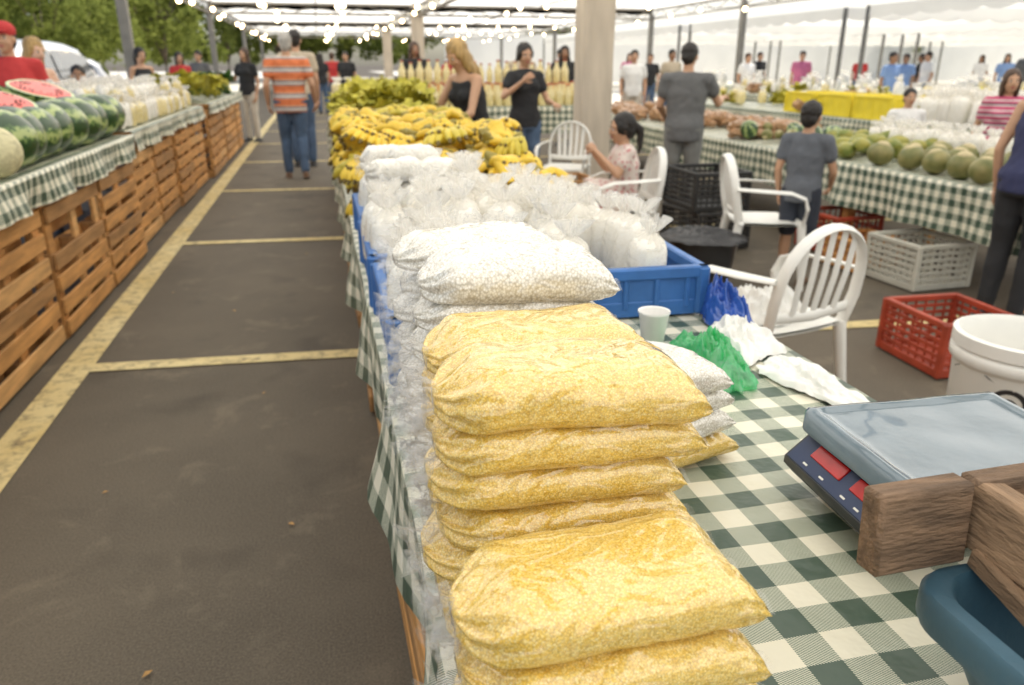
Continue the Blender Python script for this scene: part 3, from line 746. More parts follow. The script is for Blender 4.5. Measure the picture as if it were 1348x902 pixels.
def crate(name, x0,x1,y0,y1,z0,h,m,slat=True,rz=0,dense=1):
    b = MB(); w,d = x1-x0, y1-y0; t=.012
    for (cx,cy,sx,sy) in ((0,-d/2,w,t),(0,d/2,w,t),(-w/2,0,t,d),(w/2,0,t,d)):
        horiz = sx > sy
        b.box((cx,cy,h-.015),(sx+.022 if horiz else .026, .026 if horiz else sy+.022, .03),m,b=.004)
        b.box((cx,cy,.02),(sx if horiz else t, t if horiz else sy, .04),m,b=.003)
        if slat:
            nn = 3*dense
            for q in range(1,nn): b.box((cx,cy,.03+(h-.05)*q/nn),(sx-.002 if horiz else t*.8, t*.8 if horiz else sy-.002, .018),m,b=.002)
            nv = max(3, int(max(sx,sy)/.05))
            for q in range(nv+1):
                f = -0.5+q/nv
                b.box((cx+(f*sx if horiz else 0), cy+(0 if horiz else f*sy), h/2),(.012 if horiz else t*.7, t*.7 if horiz else .012, h-.02),m,b=.002)
        else:
            b.box((cx,cy,h/2),(sx-.004 if horiz else t*.6, t*.6 if horiz else sy-.004, h-.03),m,b=.002)
            for q in range(5):
                f = -0.4+q*.2
                b.box((cx+(f*sx if horiz else 0), cy+(0 if horiz else f*sy), h/2),(.014 if horiz else t*1.5, t*1.5 if horiz else .014, h-.04),m,b=.003)
    for sx in (-1,1):
        for sy in (-1,1): b.box((sx*w/2,sy*d/2,h/2),(.034,.034,h),m,b=.008)
    b.box((0,0,.012),(w-.02,d-.02,.01),m,b=.002)
    return b.obj(name, None, ((x0+x1)/2,(y0+y1)/2,z0), (0,0,rz), ang=30)
crate('blue_plastic_crate', .105,.46,1.40,1.85,.802,.14,'bluecrate',False)
crate('blue_plastic_crate', .10,.62,1.92,2.40,.802,.14,'bluecrate',False)
crate('blue_plastic_crate', .105,.62,2.46,2.93,.802,.14,'bluecrate',False)
crate('blue_plastic_crate', .50,.90,1.68,2.14,.806,.125,'bluecrate',False, -.04)
def flours(xa,xb,ya,yb,z,st=.105,sty=.085,meshes=None,name='flour_bag',sc=1,jz=.02,skip=.05):
    y = ya
    while y <= yb:
        x = xa
        while x <= xb:
            if R() > skip:
                place(random.choice(meshes or FB), name, (x+U(-.012,.012), y+U(-.012,.012), z+U(0,jz)), (U(-.12,.12),U(-.12,.12),U(0,6.28)), None, sc*U(.93,1.08))
            x += st
        y += sty
flours(.155,.42,1.47,1.82,.85,.105,.095)
flours(.155,.58,2.00,2.36,.86,.105,.095)
flours(.155,.58,2.54,2.9,.86,.11,.10,skip=.15)
flours(.57,.80,1.76,2.08,.825,.10,.09,skip=.03)
flours(.70,.88,2.25,2.6,.803,.105,.10)
for (x,y,z,r) in ((.22,2.55,1.07,.1),(.30,2.72,1.09,-.1),(.22,2.86,1.08,.05),(.36,2.58,1.06,1.2)):
    place(random.choice(HB),'white_hominy_bag',(x,y,z),(0,0,r),None,(.7,.8,1.4))

def drape(name, c, rx, ry, h, m, seed, nr=34, na=120, edge=.45, rz=0):
    b = MB(); c=V(c); vs=[c+V((0,0,h*.6))]
    for i in range(1,nr+1):
        r=i/nr
        for k in range(na):
            a=2*pi*k/na; ca,sa=cos(a),sin(a)
            out=1+edge*noise.noise(V((ca*1.3+seed,sa*1.3,0)))+.14*noise.noise(V((ca*4+seed,sa*4,3)))*r
            q=V((ca*r*1.7+seed,sa*r*1.7,seed*.3))
            ridge=1-abs(noise.noise(q*1.5)*3.2); ridge2=1-abs(noise.noise(q*3.4)*3)
            z=h*((1-r**2.4)**.8)*(.50+.45*noise.noise(q*.9)+.38*max(0,ridge)+.16*max(0,ridge2))+.006*r*(1+noise.noise(V((ca*5,sa*5,seed))))
            x=rx*r*out*ca; y=ry*r*out*sa
            vs.append(c+V((x*cos(rz)-y*sin(rz),x*sin(rz)+y*cos(rz),max(.001,z))))
    fs=[(0,1+k,1+(k+1)%na) for k in range(na)]
    for i in range(nr-1):
        for k in range(na):
            a=1+i*na+k; b2=1+i*na+(k+1)%na; fs.append((a,a+na,b2+na,b2))
    b.add(vs,fs,m); return b.obj(name,smooth=True,ang=180)
drape('green_plastic_bag', (.735,1.32,.801), .075,.125,.09,'greenbag', 3)
drape('white_plastic_bag', (.865,1.43,.801), .075,.10,.06,'bagfilm', 9)
drape('white_plastic_bag', (.895,1.20,.801), .055,.14,.035,'bagfilm', 12, rz=.15)
drape('blue_plastic_bag', (.92,1.60,.801), .045,.11,.11,'bluebag', 5)
drape('white_plastic_bag', (1.68,2.66,.425), .17,.15,.13,'bagfilm', 15)
b = MB(); prof = [(.022,0),(.0235,.002),(.0335,.078),(.0355,.080),(.0355,.084),(.033,.082),(.022,.004)]
rings = [[V((r*cos(2*pi*k/28), r*sin(2*pi*k/28), z)) for k in range(28)] for r,z in prof]
b.loft(rings,'cup',True); b.obj('plastic_cup',None,(.68,1.48,.803))
b = MB(); rings = [[V((r*cos(2*pi*k/28), r*sin(2*pi*k/28), z)) for k in range(28)] for r,z in [(.05,0),(.07,.004),(.085,.05),(.09,.052),(.082,.048),(.05,.008)]]
b.loft(rings,'whitepl',True); b.obj('white_bowl',None,(.59,1.30,.803))

# ------------------------------------------------------------------ scale
e = empty('weighing_scale', (.805,.760,.80), (0,0,radians(-3)))
b = MB()
b.box((0,0,.05),(.27,.20,.05),'scalebody',b=.012)
for sx in (-1,1):
    for sy in (-1,1): b.sph((sx*.11,sy*.08,.014),(.018,.018,.014),'black')
b.box((0,0,.085),(.10,.10,.03),'scalebody')
rm = Euler((0,radians(-42),0)).to_matrix()
b.box((-.150,0,.062),(.075,.225,.040),'scalebody',rot=rm,b=.008)
nrm = rm @ V((0,0,1)); ux = rm @ V((1,0,0))
def onp(u, v, w=.0215): return V((-.150,0,.062)) + ux*u + V((0,v,0)) + nrm*w
b.box(onp(0,0,.0205),(.056,.200,.003),'label',rot=rm,b=.001)
for (u,v,s) in ((.004,.030,(.022,.070,.004)),(.004,-.050,(.022,.045,.004))):
    b.box(onp(u,v,.0225),s,'led',rot=rm,b=.001)
for v in (.080,.085,.0,-.085): b.box(onp(.021,v,.0222),(.003,.012,.0012),'whitepl',rot=rm,b=.0003)
for v in (.06,.02,-.03,-.06): b.box(onp(-.020,v,.0222),(.003,.010,.0012),'whitepl',rot=rm,b=.0003)
b.obj('body', e)
b = MB(); nx, ny = 40, 32; w, d = .335,.245; vs=[]
for layer in (0,1):
    for i in range(nx+1):
        for j in range(ny+1):
            u = i/nx*2-1; v = j/ny*2-1
            cu, cv = abs(u), abs(v); x = u*w/2; y = v*d/2
            rc=.035; ex = max(0,abs(x)-(w/2-rc)); ey = max(0,abs(y)-(d/2-rc)); L_=sqrt(ex*ex+ey*ey)
            if L_>rc:
                f = rc/L_; x = (abs(x)-ex+ex*f)*(1 if x>0 else -1); y = (abs(y)-ey+ey*f)*(1 if y>0 else -1)
            eg = max(cu,cv); z = 0
            if eg > .82: z = .005*sin((eg-.82)/.18*pi*.9) - .022*max(0,(eg-.93)/.07)
            z -= .003*(1-eg)+.0015*noise.noise(V((x*14,y*14,0)))
            vs.append((x, y, z-(.003 if layer else 0)))
W_ = ny+1; o2 = (nx+1)*(ny+1); fs=[]
for i in range(nx):
    for j in range(ny):
        a = i*W_+j; fs.append((a,a+W_,a+W_+1,a+1)); fs.append((o2+a,o2+a+1,o2+a+W_+1,o2+a+W_))
b.add(vs,fs,'steel'); b.obj('tray', e, (0.0,0,.124), ang=180)

def tub(name, cx, cy, z, w, d, h, m):
    b = MB(); rings=[]
    def rr(w_,d_,z_,r=.045,n=8):
        pts=[]
        for (sx,sy,a0) in ((1,1,0),(-1,1,90),(-1,-1,180),(1,-1,270)):
            for q in range(n+1):
                a = radians(a0+90*q/n); pts.append(V((sx*(w_/2-r)+r*cos(a), sy*(d_/2-r)+r*sin(a), z_)))
        return pts
    for (f,zz) in ((.80,0),(.84,.01),(.95,h-.045),(.955,h-.04),(1.03,h-.038),(1.04,h-.03),(1.04,h-.006),(1.025,h),(.97,h),(.955,h-.006),(.92,h*.5),(.83,.014)):
        rings.append(rr(w*f, d*f, zz))
    b.loft(rings, m, True); return b.obj(name, None, (cx,cy,z), ang=50)
tub('blue_plastic_tub', .80,.29,.802,.56,.42,.135,'tub')
e = empty('rough_wooden_box', (0,0,0))
b = MB(); b.box((.524,.518,.983),(.105,.030,.085),'oldwood',rot=(radians(-5),0,radians(1)),b=.004)
b.box((.755,.530,.983),(.34,.028,.078),'oldwood',rot=(radians(3),0,radians(1)),b=.004)
b.obj('back_board', e)
b = MB(); b.box((.598,.405,.986),(.032,.235,.068),'oldwood2',rot=(0,radians(6),0),b=.004)
b.box((.92,.38,.98),(.03,.25,.07),'oldwood2',b=.004); b.obj('side_board', e)
b = MB(); b.box((.72,.44,.945),(.30,.09,.022),'oldwood2',rot=(radians(8),0,radians(-6)),b=.003)
b.box((.76,.33,.95),(.28,.08,.02),'oldwood',rot=(0,0,radians(3)),b=.003); b.obj('floor_slats', e)

# ------------------------------------------------------------------ bananas
def banana_bunch(seed, m):
    rnd = random.Random(seed); b = MB()
    n1 = 6
    for row in range(2):
        for i in range(n1):
            a = (i-(n1-1)/2)*.22+rnd.uniform(-.04,.04)
            L = rnd.uniform(.13,.155)*(1-.08*row); pts=[]; tilt = .25+.55*row
            for k in range(9):
                t = k/8; ang = t*1.05
                r = L*sin(ang)/1.05*1.1; zz = -L*(1-cos(ang))*1.1
                base = V((sin(a)*.03, 0, .05-.03*row))
                dir_ = V((sin(a), cos(a), 0)); up = V((0,0,1))
                d = dir_*(r*cos(tilt)) + up*(r*sin(tilt)) + up*zz*cos(tilt) + dir_*(-zz*.2)
                pts.append(base+d)
            rad = [.007,.009,.016,.0195,.0205,.020,.017,.010,.005]
            b.tube(pts, rad, m, 7, mats=['banstem',m,m,m,m,m,m,'bantip'])
    b.tube([(0,-.03,.055),(0,0,.05),(0,.015,.03)],[.012,.022,.02],'banstem',8)
    return b.mesh('banana_bunch', True, 70)
BB = [banana_bunch(i, 'banana') for i in range(4)]+[banana_bunch(9,'banana2')]
def heap_h(x, y):
    ex = min(1, (x-.02)/.16, (1.02-x)/.2) ; ey = min(1,(y-2.90)/.35)
    return max(0, min(ex,ey))
for layer in range(4):
    yy = 3.0+layer*.12
    while yy < 5.6:
        xx = .17+U(0,.05)
        while xx < .92:
            h = heap_h(xx,yy); zz = .82+layer*.070*h
            if layer == 0 or h > .25*layer:
                if not (xx < .36 and yy < 3.15):
                    place(random.choice(BB if yy<4.3 else BB[2:]+[BB[4]]),'banana_bunch',(xx+U(-.03,.03),yy+U(-.03,.03),zz+U(0,.03)),(U(-.5,.35),U(-.45,.45),U(0,6.28)),None,U(.9,1.15))
            xx += .16
        yy += .17
for (x,y,z) in ((.72,2.84,.84),(.88,2.86,.84),(.80,2.80,.90),(.90,2.74,.84),(.68,2.95,.93),(.84,2.97,.94),(.62,2.97,1.0)):
    place(random.choice(BB),'banana_bunch',(x,y,z),(U(-.4,.3),U(-.4,.4),U(2.4,4.2)),None,1.12)
def leaf_cluster(seed, m, n=26, r=.14):
    rnd = random.Random(seed); b = MB()
    for i in range(n):
        a = rnd.uniform(0,6.28); el = rnd.uniform(.15,1.4); L = r*rnd.uniform(.7,1.2); w = L*rnd.uniform(.3,.5)
        d = V((cos(a)*cos(el),sin(a)*cos(el),sin(el))); s = d.cross(V((0,0,1))).normalized(); nn = s.cross(d)
        vs=[]
        for k in range(7):
            t=k/6; wd = w*sin(min(1,t*1.05+.08)*pi*.93)+.004
            for q in (-1,-.5,0,.5,1):
                vs.append(d*L*t + s*wd*q + nn*(-.35*L*t*t + .25*wd*abs(q) + .02*sin(t*14+q*5+i)*abs(q)))
        b.add(vs,[(k*5+j,k*5+j+1,(k+1)*5+j+1,(k+1)*5+j) for k in range(6) for j in range(4)],m)
    return b.mesh('leafy_greens',True,180)
LG = [leaf_cluster(i,'leaf') for i in range(3)]; LD=[leaf_cluster(5,'leafd')]
for i in range(90):
    y = U(5.7,9.3); x = U(.18,.84); z = .84+U(0,.24)*min(1,(x-.1)/.2,(1-x)/.15)+(.06 if y>6 else 0)
    place(random.choice(LG),'leafy_greens',(x,y,z),(U(-.4,.4),U(-.4,.4),U(0,6)),None,U(.8,1.2))
b = MB(); b.box((.53,7.5,.90),(.6,3.4,.18),'wood1'); b.obj('produce_riser_box')

# ------------------------------------------------------------------ left stall fruit
b = MB(); b.sph((0,0,0),(.205,.150,.146),'melon',nu=32,nv=20); WM = b.mesh('watermelon',True,180)
b = MB(); b.sph((0,0,0),(.165,.152,.150),'melon',nu=32,nv=20); WM2 = b.mesh('watermelon',True,180)
def half_melon():
    b = MB(); rx,ry,rz=.19,.14,.14; rings=[]
    for j in range(10):
        t = pi/2*(1-j/9*.97); rings.append([V((rx*sin(t)*cos(2*pi*k/36), ry*sin(t)*sin(2*pi*k/36), -rz*cos(t))) for k in range(36)])
    b.loft(list(reversed(rings)),'melon',True)
    def ell(f,z): return [V((rx*f*cos(2*pi*k/36), ry*f*sin(2*pi*k/36), z)) for k in range(36)]
    b.loft([ell(.998,.001),ell(.90,.004)],'rind',False); b.loft([ell(.90,.004),ell(.86,.006),ell(.5,.007),ell(.05,.008)],'red',True)
    for i in range(40):
        a=U(0,6.28); f=U(.45,.75); b.sph((rx*f*cos(a),ry*f*sin(a),.008),(.006,.004,.003),'seed',nu=6,nv=4)
    return b.mesh('cut_watermelon',True,50)
HM = half_melon()
y = 4.22
for i in range(9):
    place(random.choice((WM,WM,WM2)),'watermelon',(-1.55+U(-.02,.02),y,1.048),(U(0,6),U(-.1,.1),radians(80)+U(-.6,.6)),None,U(.92,1.04)); y += .255+U(0,.02)
y = 4.3
for i in range(8):
    place(random.choice((WM,WM2)),'watermelon',(-1.86+U(-.03,.03),y,1.048),(U(0,6),U(-.1,.1),U(0,3)),None,U(.9,1.04)); y += .30
    place(random.choice((WM,WM2)),'watermelon',(-2.14,y,1.048),(U(0,6),0,U(0,3)),None,1)
for (x,y,z,rx,ry,rz) in ((-1.66,4.72,1.22,.3,.25,.25),(-1.72,5.65,1.24,.32,.2,.5),(-1.8,5.1,1.22,.2,.4,1.9),(-1.85,6.1,1.22,.4,.3,.1)):
    place(HM,'cut_watermelon',(x,y,z),(rx,ry,rz))
for (x,y) in ((-1.47,3.98),(-1.72,3.95)):
    b = MB(); b.sph((0,0,0),(.13,.12,.12),'cant',nu=24,nv=16); b.obj('cantaloupe',None,(x,y,1.02),ang=180)
for i in range(26):
    place(LD[0] if R()<.75 else LG[0],'leafy_greens',(U(-2.1,-1.40),U(3.2,3.86),.92+U(0,.06)),(0,0,U(0,6)),None,U(.7,1.0))
flours(-2.15,-1.5,6.6,9.9,.915,.125,.13,YB+FB[:2],'popcorn_bag',1.05,.02,.12)
for i in range(60):
    place(random.choice(YB+FB),'popcorn_bag',(U(-2.1,-1.5),U(6.8,9.6),1.06),(U(-.3,.3),U(-.3,.3),U(0,6)),None,U(.9,1.05))
for i in range(60):
    place(random.choice(LG+LD+LD),'leafy_greens',(U(-2.15,-1.45),U(10.8,14.9),.94+U(0,.2)),(U(-.4,.4),U(-.4,.4),U(0,6)),None,U(.8,1.2))

TZ=.69
b = MB(); b.sph((0,0,0),(.102,.102,.092),'coco',nu=20,nv=14); b.sph((0,0,.070),(.055,.055,.032),'husk',nu=12,nv=6); CO = b.mesh('green_coconut',True,180)
for i in range(5):
    for j in range(3):
        place(CO,'green_coconut',(3.98+j*.24+U(-.03,.03),3.95+i*.235+U(-.03,.03),TZ+.085),(U(-.25,.25),U(-.25,.25),U(0,6)),None,U(.78,.95))
b = MB(); b.sph((0,0,0),(.085,.058,.058),'papaya',nu=16,nv=10); PA = b.mesh('green_mango',True,180)
for i in range(50):
    place(PA,'green_mango',(U(3.95,4.7),U(5.1,6.0),TZ+.05+U(0,.07)),(U(0,6),U(-.2,.2),U(0,6)),None,U(.75,1.1))
for i in range(26):
    place(random.choice((WM2,CO)),'small_watermelon' ,(U(4.0,4.7),U(6.1,7.0),TZ+.06+U(0,.06)),(U(0,6),U(0,1),U(0,6)),None,U(.4,.6))
b = MB()
for i in range(14):
    b.box((U(-.06,.06),U(-.06,.06),U(0,.1)),(U(.08,.14),U(.06,.1),U(.03,.06)),'brownpk',rot=(U(-.3,.3),U(-.3,.3),U(0,6)))
BP = b.mesh('packed_goods')
for i in range(80):
    place(BP,'packed_goods',(U(4.0,4.85),U(7.0,11.8),TZ+.03),(0,0,U(0,6)),None,U(.8,1.2))
flours(4.66,4.85,4.5,5.9,TZ,.14,.14,FB,'salt_bag',1.15,.02,.05)
flours(6.2,6.5,4.3,7.3,.785,.14,.14,FB,'salt_bag',1.6,.02,.05)
for i in range(3):
    crate('yellow_plastic_crate', 6.15,6.75,7.55+i*.72,8.2+i*.72,.785,.26,'yellowcrate',False)
for i in range(60):
    place(random.choice([BP]+YB+LG),'packed_goods',(U(6.2,7.0),U(3.6,12.5),.80+U(0,.05)),(0,0,U(0,6)),None,U(.9,1.3))
for i in range(90):
    place(random.choice([BP]+YB+FB+LG+[PA]),'packed_goods',(U(9.3,10.0),U(5.1,17.5),.79+U(0,.05)),(0,0,U(0,6)),None,U(.9,1.6))
for i in range(60):
    place(random.choice(FB+YB),'packed_goods',(U(12.1,12.9),U(8.2,28),.79),(0,0,U(0,6)),None,U(1.2,2))
b = MB()
rings=[[V((r*cos(2*pi*k/14),r*sin(2*pi*k/14),z)) for k in range(14)] for r,z in ((.045,0),(.05,.02),(.05,.16),(.022,.22),(.02,.26))]
b.loft(rings,'juice',True); b.box((0,0,.27),(.04,.04,.02),'redcrate'); BT=b.mesh('juice_bottle')
for i in range(22):
    for j in range(2):
        place(BT,'juice_bottle',(.98+i*.12,10.3+j*.2,.865),(0,0,0),None,U(.95,1.1))
b = MB(); b.box((2.3,10.85,1.0),(2.5,.14,.27),'wood2'); b.obj('display_riser')
for i in range(20): place(BT,'juice_bottle',(1.1+i*.12,10.85,1.14),(0,0,0),None,U(.9,1.1))
for i in range(14):
    place(random.choice(YB),'popcorn_bag',(.2+ (i%5)*.15, 9.2+(i//5)*.12, 1.0),(0,0,U(0,6)),None,1.2)

# ------------------------------------------------------------------ chairs etc
def chair_mesh():
    b = MB(); m='whitepl'
    vs=[]; n=14
    for l in (0,1):
        for i in range(n+1):
            for j in range(n+1):
                u=i/n*2-1; v=j/n*2-1; w=.215-(.02 if v<0 else 0)*abs(v)
                x=u*w*(1-.06*v*v); y=v*.21*(1-.06*u*u); z=.435-.018*(1-u*u)*(1-v*v)-.01*(v>0.85)-(.016 if l else 0)
                vs.append((x,y,z))
    W_=n+1; o2=W_*W_; fs=[]
    for i in range(n):
        for j in range(n):
            a=i*W_+j; fs+= [(a,a+W_,a+W_+1,a+1),(o2+a,o2+a+1,o2+a+W_+1,o2+a+W_)]
    b.add(vs,fs,m)
    b.tube([(-.205,.205,.425),(0,.215,.415),(.205,.205,.425)],(.012,.022),m,8)
    for sx in (-1,1):
        b.tube([(sx*.20,.20,.43),(sx*.215,.215,.22),(sx*.235,.235,0)],[(.030,.022),(.024,.018),(.020,.016)],m,8,ref=(1,0,0))
        b.tube([(sx*.195,-.19,.43),(sx*.205,-.225,.22),(sx*.215,-.265,0)],[(.030,.022),(.024,.018),(.020,.016)],m,8,ref=(1,0,0))
        b.tube([(sx*.215,.205,.43),(sx*.240,.215,.53),(sx*.252,.19,.60),(sx*.256,.10,.635),(sx*.25,-.08,.645),(sx*.222,-.225,.65)],[(.020,.009),(.020,.009),(.022,.009),(.024,.008),(.023,.008),(.018,.009)],m,10,ref=(sx*.3,0,1))
        b.tube([(sx*.205,-.17,.42),(sx*.205,-.20,.43)],.02,m,8)
    pts=[]
    for k in range(17):
        a = pi*k/16; x=-.215*cos(a); z=.55+.29*sin(a)**.75
        pts.append((x, -.20-.22*(z-.43)*.75, z))
    pts=[(-.20,-.19,.42)]+pts+[(.20,-.19,.42)]
    b.tube(pts,[(.012,.027)]*len(pts),m,8,ref=(0,1,.2))
    b.tube([(-.205,-.205,.50),(0,-.222,.49),(.205,-.205,.50)],(.010,.022),m,8,ref=(0,0,1))
    for i in range(5):
        x=-.12+.06*i; zt=.55+.28*sqrt(max(0,1-(x/.215)**2))**.75
        b.tube([(x*.9,-.215,.49),(x,-.245,.65),(x*1.05,-.20-.22*(zt-.43)*.75,zt)],[(.018,.005)]*3,m,8,ref=(0,1,0))
    return b.mesh('plastic_chair',True,60)
CH = chair_mesh()
def chair(x,y,rz): return place(CH,'plastic_chair',(x,y,0),(0,0,radians(rz)),None,1)
chair(1.72,2.64,14); chair(2.80,4.50,-108); chair(2.33,7.4,150); chair(2.03,5.12,80); chair(1.85,8.2,150)
crate('red_plastic_crate',2.72,3.12,2.72,3.15,0.01,.27,'redcrate',True,-.05,2)
crate('black_plastic_crate',2.75,3.2,5.35,5.9,.01,.3,'blackcrate',True,.1,2)
crate('black_plastic_crate',2.75,3.2,5.38,5.93,.312,.3,'blackcrate',True,.0,2)
crate('white_plastic_crate',3.62,4.05,4.0,4.45,.01,.30,'greycrate',True,.05,2)
crate('red_plastic_crate',3.7,4.1,4.95,5.4,.01,.30,'redcrate',True,.05)
crate('wooden_crate',3.55,3.95,4.5,4.88,.01,.22,'wood0',True,.05)
crate('wooden_crate',1.25,1.75,5.0,5.6,.01,.55,'wood1',True,.05)
crate('wooden_crate',1.75,2.15,5.9,6.35,.01,.5,'wood3',True,.05)
def lathe(name, prof, m, loc, n=36):
    b=MB(); b.loft([[V((r*cos(2*pi*k/n),r*sin(2*pi*k/n),z)) for k in range(n)] for r,z in prof],m,True); return b.obj(name,None,loc,ang=50)
lathe('black_bin',[(.17,0),(.215,.33),(.235,.335),(.235,.36),(.21,.36),(.16,.02)],'black',(2.33,4.4,0))
drape('black_liner_bag',(2.33,4.4,.345),.27,.27,.06,'black',31,edge=.15)
e = empty('white_bucket',(2.17,1.86,0))
bb = lathe('pail',[(.17,0),(.175,.01),(.20,.47),(.205,.48),(.215,.49),(.215,.52),(.205,.53),(.215,.535),(.215,.575),(.20,.58),(.19,.56),(.165,.02)],'whitepl',(0,0,0)); bb.parent=e
b=MB()
rings=[]
for rr_ in (.055,.040):
    rings.append([V((0,rr_*cos(2*pi*k/24),.39+rr_*sin(2*pi*k/24))) for k in range(24)])
def bend(p):
    th = radians(218)+p.y/.196; return V((.1985*cos(th),.1985*sin(th),p.z))
b.loft([[bend(p) for p in r] for r in rings],'black',False)
b.loft([[bend(V((0,q.y*.45,.39+(q.z-.39)*.45))) for q in rings[0]],[bend(V((0,0.0001*q.y,.39))) for q in rings[0]]],'black',False)
b.obj('round_mark',e,ang=180)
b=MB(); b.tube([(.2*cos(a),.2*sin(a)-.02*sin(a),.50-.10*abs(sin(a))) for a in [pi*k/12+2.2 for k in range(13)]],.004,'metal',6); b.obj('handle',e)

# ------------------------------------------------------------------ tents
def tent(name, x0,x1,y0,y1,ze,zp,mat='roof',val=.25,legs=(),beams=True):
    e = empty(name); b = MB(); n=10; cx,cy=(x0+x1)/2,(y0+y1)/2
    cs=[(x0,y0),(x1,y0),(x1,y1),(x0,y1)]
    for q in range(4):
        A=V((*cs[q],ze)); B=V((*cs[(q+1)%4],ze)); T=V((cx,cy,zp)); vs=[]; fs=[]
        for i in range(n+1):
            t=i/n; a=A.lerp(T,t); c=B.lerp(T,t)
            for j in range(n+1):
                p=a.lerp(c,j/n); p.z-= (zp-ze)*.16*sin(pi*t); vs.append(p)
        for i in range(n):
            for j in range(n): k=i*(n+1)+j; fs.append((k,k+1,k+n+2,k+n+1))
        b.add(vs,fs,mat)
        d=(B-A); L=d.length; m_=int(L/.25); vs=[]
        for i in range(m_+1):
            p=A.lerp(B,i/m_); vs+= [p, p+V((0,0,-val*(.75+.25*abs(sin(i*pi/4)))))]
        b.add(vs,[(2*i,2*i+2,2*i+3,2*i+1) for i in range(m_)],mat)
    b.obj('canopy',e,ang=20)
    b = MB()
    if beams:
        for (a,c) in ((0,1),(1,2),(2,3),(3,0)):
            A=V((*cs[a],ze-.04)); B=V((*cs[c],ze-.04))
            ins=(V((cx,cy,ze-.04))-A).normalized()*.03
            b.tube([A+ins,B+ins],.03,'roofbar',6); b.tube([A+ins-V((0,0,.26)),B+ins-V((0,0,.26))],.022,'roofbar',6)
            k=int((B-A).length/.7)
            for i in range(k):
                p=(A+ins).lerp(B+ins,i/k); q_=(A+ins).lerp(B+ins,(i+1)/k)
                if i%2: p=p-V((0,0,.26))
                else: q_=q_-V((0,0,.26))
                b.tube([p,q_],.010,'roofbar',5)
        for c in cs: b.tube([V((*c,ze)),V((cx,cy,zp-.05))],.03,'roofbar',6)
        for f in (.5,):
            b.tube([V((x0+(x1-x0)*f,y0,ze)),V((x0+(x1-x0)*f,y1,ze))],.022,'roofbar',6)
            b.tube([V((x0,y0+(y1-y0)*f,ze+.03)),V((x1,y0+(y1-y0)*f,ze+.03))],.022,'roofbar',6)
    for (x,y,w) in legs: b.box((x,y,ze/2),(w,w,ze),'metal',b=.01)
    if b.v: b.obj('steel_frame',e)
    return e
ys=[-7.8,2.9,13.6,24.3,35.0,45.7]
for i in range(5):
    tent('market_tent',-2.8,3.0,ys[i],ys[i+1],3.0,4.0,'roof',.2,[(-2.8,ys[i+1],.15)])
    tent('market_tent',3.06,10.4,ys[i],ys[i+1],3.0,4.3,'roof',.2,[(10.4,ys[i+1]+ (5 if i==1 else 0),.14)])
for (x,y) in ((2.98,8.5),(2.98,24.3),(2.98,35)):
    b=MB(); rings=[]
    for j in range(24):
        z=j/23*3.0; ring=[]
        for k in range(32):
            a=2*pi*k/32; r=.185/max(abs(cos(a)),abs(sin(a)))**.75*(1+.05*noise.noise(V((cos(a)*2,sin(a)*2,z*1.5+x*y))))
            ring.append(V((r*cos(a),r*sin(a),z)))
        rings.append(ring)
    b.loft(rings,'wrap'); b.box((0,0,2.85),(.46,.46,.1),'black'); b.obj('wrapped_tent_pillar',None,(x,y,0),ang=40)
for (x,z) in ((-2.3,2.74),(-.9,2.70),(.6,2.70),(2.3,2.72),(4.6,2.74),(6.8,2.76),(9.0,2.76)):
    b=MB(); pts=[]; y=8
    while y < 45:
        t=((y-2.9)/5.35)%1; zz=z-.22*sin(pi*t); pts.append((x+.1*sin(y),y,zz)); y+=.5
    b.tube(pts,.008,'black',4)
    for p in pts[::4]:
        b.sph((p[0],p[1],p[2]-.06),.05,'bulb',nu=8,nv=6); b.tube([(p[0],p[1],p[2]),(p[0],p[1],p[2]-.03)],.014,'black',6)
    b.obj('string_lights')
for i in range(3):
    for j in range(4):
        x0=15+i*11; y0=10+j*11
        tent('market_tent',x0,x0+10,y0,y0+10,2.9,5.2,'roof2',.35,[(x0,y0,.1),(x0+10,y0,.1),(x0,y0+10,.1)],beams=False)
def backdrop(name,p0,p1,h):
    b=MB(); n=60; vs=[]
    for i in range(n+1):
        t=i/n; x=p0[0]+(p1[0]-p0[0])*t; y=p0[1]+(p1[1]-p0[1])*t; o=.12*sin(i*1.9)
        vs+=[(x+o,y+o,0.02),(x+o*.4,y+o*.4,h)]
    b.add(vs,[(2*i,2*i+2,2*i+3,2*i+1) for i in range(n)],'roof2'); return b.obj(name,ang=180)
backdrop('added_haze_backdrop',(50,2),(50,60),3.4); backdrop('added_haze_backdrop',(9,58),(50,60),3.4)  # pale canvas sheets added to imitate blown-out haze and cover the horizon band

